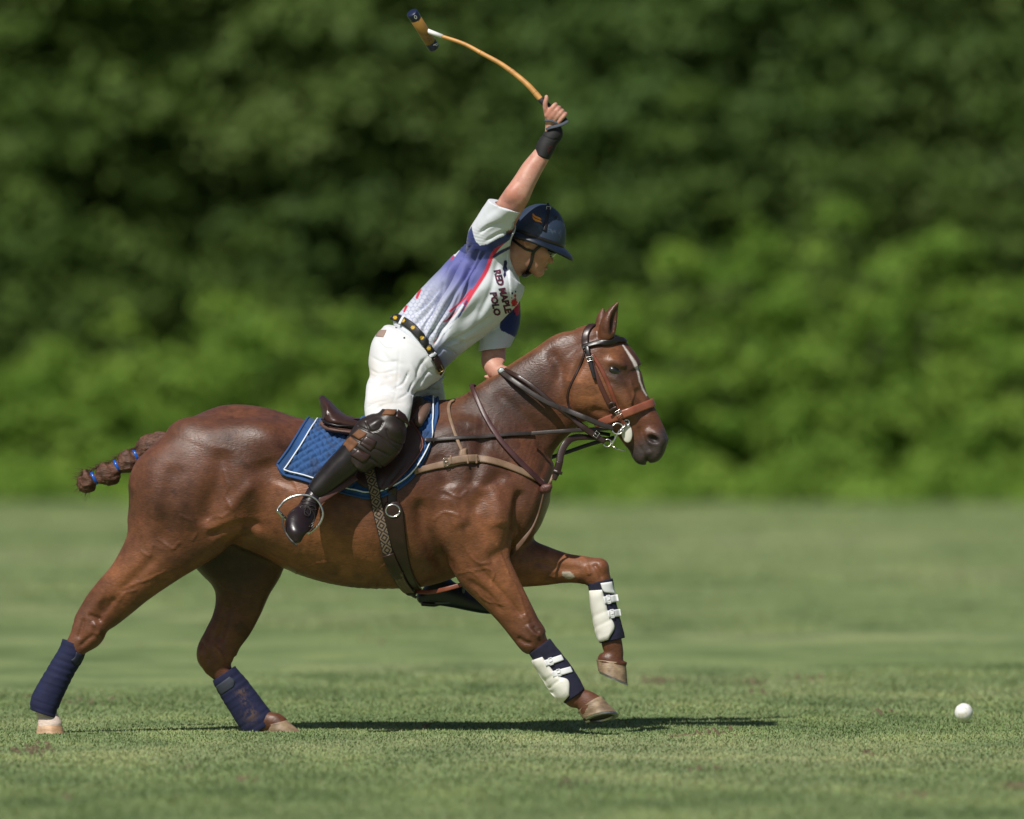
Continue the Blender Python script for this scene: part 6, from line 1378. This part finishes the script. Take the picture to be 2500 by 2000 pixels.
# wrist brace and watch
WB = Solid().add(Tube([(1306, 372, 1340, 392, .040, -.222), (1311, 350, 1352, 370, .041, -.218), (1322, 334, 1364, 346, .038, -.213), (1331, 322, 1374, 330, .036, -.21), (1333, 306, 1368, 312, .033, -.207)], ends=(.3, .3)), .01)
WB.cut(Tube([(1326, 338, 1378, 352, .002, -.255), (1326, 334, 1378, 346, .002, -.255)]), .003)
V, F = WB.mesh(.004, 1); N = vnormals(V, F); x, y = pix(V); d, _ = poly_dist(x, y, [(1324, 331), (1338, 338), (1352, 342), (1370, 338)]); V = V-N*(.003*np.exp(-(d/1.6)**2))[:, None]
brace = mesh_obj('wrist_brace', V, F, material('black_neoprene', (.008, .008, .009), .75, bump=(350, .3, .001)), rider); WBB = bvh_of(V, F)
place_text('ACE', 10, (1340, 374), -62, material('dull_red_print', (.10, .008, .008), .7), brace, [WBB], off=.001)
wy = -.062
watch = ball('watch', 1224, 906, wy-.005, 9.5, 9, .010, M_STEEL, rider, 0)
ball('watch_glass', 1224, 905, wy-.012, 7, 6.5, .006, material('watch_face', (.45, .5, .5), .15, coat=.5), watch)
# ================================================================== MALLET AND BALL
mal = empty('polo_mallet', P(1350, 272, -.225)); tag(mal, 'cane polo mallet with bent shaft raised in the rider\'s right hand', 'polo mallet')
M_CANE = material('cane', (.52, .26, .07), .45, noise=(30, .2), bump=((40, 40, 40), .2, .001)); M_GRIP = material('grip_wrap', (.012, .013, .016), .7, bump=(120, .5, .002))
M_WRAP = material('white_tape', (.76, .75, .74), .6, bump=(200, .3, .001)); M_NVY = material('navy_paint', (.010, .016, .045), .35)
sh = spline(np.array([np.array(P(x, y, Y)) for x, y, Y in ((1079, 88.7, -.10), (1132, 107, -.12), (1179, 132, -.145), (1221, 155, -.165), (1260, 183, -.185), (1291, 210, -.205), (1322, 245, -.222))]), 8)
rd = np.linspace(.0070, .0118, len(sh)); ar = np.linspace(0, 1, len(sh))
for k in (.32, .62, .93): rd = rd+.0012*np.exp(-((ar-k)/.012)**2)
V, F = pipe(sh, rd, 12); shaft = mesh_obj('shaft', V, F, M_CANE, mal)
for k in (.32, .62, .93):
    i = int(k*(len(sh)-1)); V, F = pipe([sh[i]-(sh[i+1]-sh[i])*.06, sh[i]+(sh[i+1]-sh[i])*.06], rd[i]+.0004, 12); mesh_obj('node_ring', V, F, material('cane_node', (.20, .08, .025), .6), shaft)
V, F = pipe([np.array(P(1036, 73, -.085)), np.array(P(1055, 80, -.091)), np.array(P(1080, 89, -.10))], [.0100, .0092, .0082], 12); mesh_obj('white_sleeve', V, F, M_WRAP, mal)
V, F = pipe([np.array(P(*q)) for q in ((1318, 241, -.219), (1322, 245, -.222), (1336, 258, -.225), (1352, 272, -.226), (1368, 287, -.226), (1376, 294, -.226), (1381, 298, -.226))], [.0118, .013, .0128, .0125, .013, .0145, .013], 12); mesh_obj('grip', V, F, M_GRIP, mal)
# cigar head
A = Vector(P(1005, 30, -.135)); Bq = Vector(P(1060, 118, -.035)); axm = (Bq-A); Lm = axm.length; axm.normalize(); e2 = axm.cross(Vector((0, 1, 0))).normalized(); e3 = axm.cross(e2)
def head_seg(name, t0, t1, mat, parent, r=.0225, caps=True, bev=.004, n=30):
    rg = []; T = [(t0, r-bev), (t0+bev/Lm*.6, r-.001), (t0+bev/Lm*1.5, r), (t1-bev/Lm*1.5, r), (t1-bev/Lm*.6, r-.001), (t1, r-bev)]
    for t, q in T: rg.append(np.array([np.array(A+axm*(Lm*t)+e2*(q*math.cos(a))+e3*(q*math.sin(a))) for a in np.linspace(0, 2*math.pi, n, endpoint=False)]))
    V, F = loft(rg); return mesh_obj(name, V, F, mat, parent)
hd = head_seg('head', .12, .88, material('bamboo_head', (.26, .135, .030), .4, noise=(20, .3), bump=((60, 60, 60), .2, .001)), mal, bev=.0005)
c1 = head_seg('head_cap', 0, .2, M_NVY, mal, .0232); c2 = head_seg('head_cap', .8, 1.0, M_NVY, mal, .0232)
M_LET = material('white_print', (.75, .76, .78), .6)
def cap_bvh(o): return BVHTree.FromPolygons([v.co+o.location+mal.location for v in o.data.vertices], [p.vertices for p in o.data.polygons])
place_text('0', 15, (1013, 48), -25, M_LET, c1, [cap_bvh(c1)], off=.0012)
place_text('P', 14, (1057, 109), 62, M_LET, c2, [cap_bvh(c2)], off=.0012)
M_INK = material('ink_mark', (.05, .025, .008), .6)
for k, (x, y) in enumerate(((1042, 84), (1047, 91), (1050, 98))):
    hq = cast(x, y, [cap_bvh(hd)])
    if hq: torus('ink_mark', hq[0]+hq[1]*.0004, (.8, 0, .6), (-.5, -.2, .8), .006, .004, .0009, M_INK, hd, n=14, seg=4)
# wrist sling
M_SLING = material('grey_webbing', (.055, .068, .090), .8, bump=(500, .4, .001))
def sling(pts, w): 
    p = spline(np.array([np.array(P(*q)) for q in pts]), 6); V, F = ribbon(p, np.array([[0.05, -1, .35]]*len(p)), w, .003); mesh_obj('sling', V, F, M_SLING, mal)
sling([(1331, 296, -.222), (1334, 294, -.236), (1344, 294, -.244), (1356, 298, -.246), (1366, 302, -.244), (1378, 300, -.242), (1384, 296, -.238)], .011)
sling([(1334, 316, -.235), (1344, 312, -.246), (1356, 309, -.250), (1370, 305, -.248), (1382, 299, -.244), (1386, 295, -.238)], .012)
# ball
yb = 1.0; rb = .0372
bl = Vector((P(2353, 1742, yb).x, yb, rb+.006))
V = []; F = []; n = 24
for i in range(n+1):
    for j in range(2*n):
        t, a = math.pi*i/n, math.pi*j/n; V.append((math.sin(t)*math.cos(a), math.sin(t)*math.sin(a), math.cos(t)))
V = np.array(V); rr = rb*(1+.03*(fbm(V, 2.2, 3)-.5)+.015*(fbm(V, 7, 5)-.5))
for i in range(n):
    for j in range(2*n): F.append((i*2*n+j, i*2*n+(j+1) % (2*n), (i+1)*2*n+(j+1) % (2*n), (i+1)*2*n+j))
c = np.tile([.76, .76, .74], (len(V), 1)); c = mix(c, [.45, .42, .22], .5*(fbm(V, 3, 8) > .58)); 
ballo = mesh_obj('polo_ball', V*rr[:, None], F, material('ball_plastic', rough=.45, attr=True, bump=(60, .2, .002)), None, col=c); ballo.location = bl
tag(ballo, 'scuffed white polo ball on the grass ahead of the horse', 'ball')
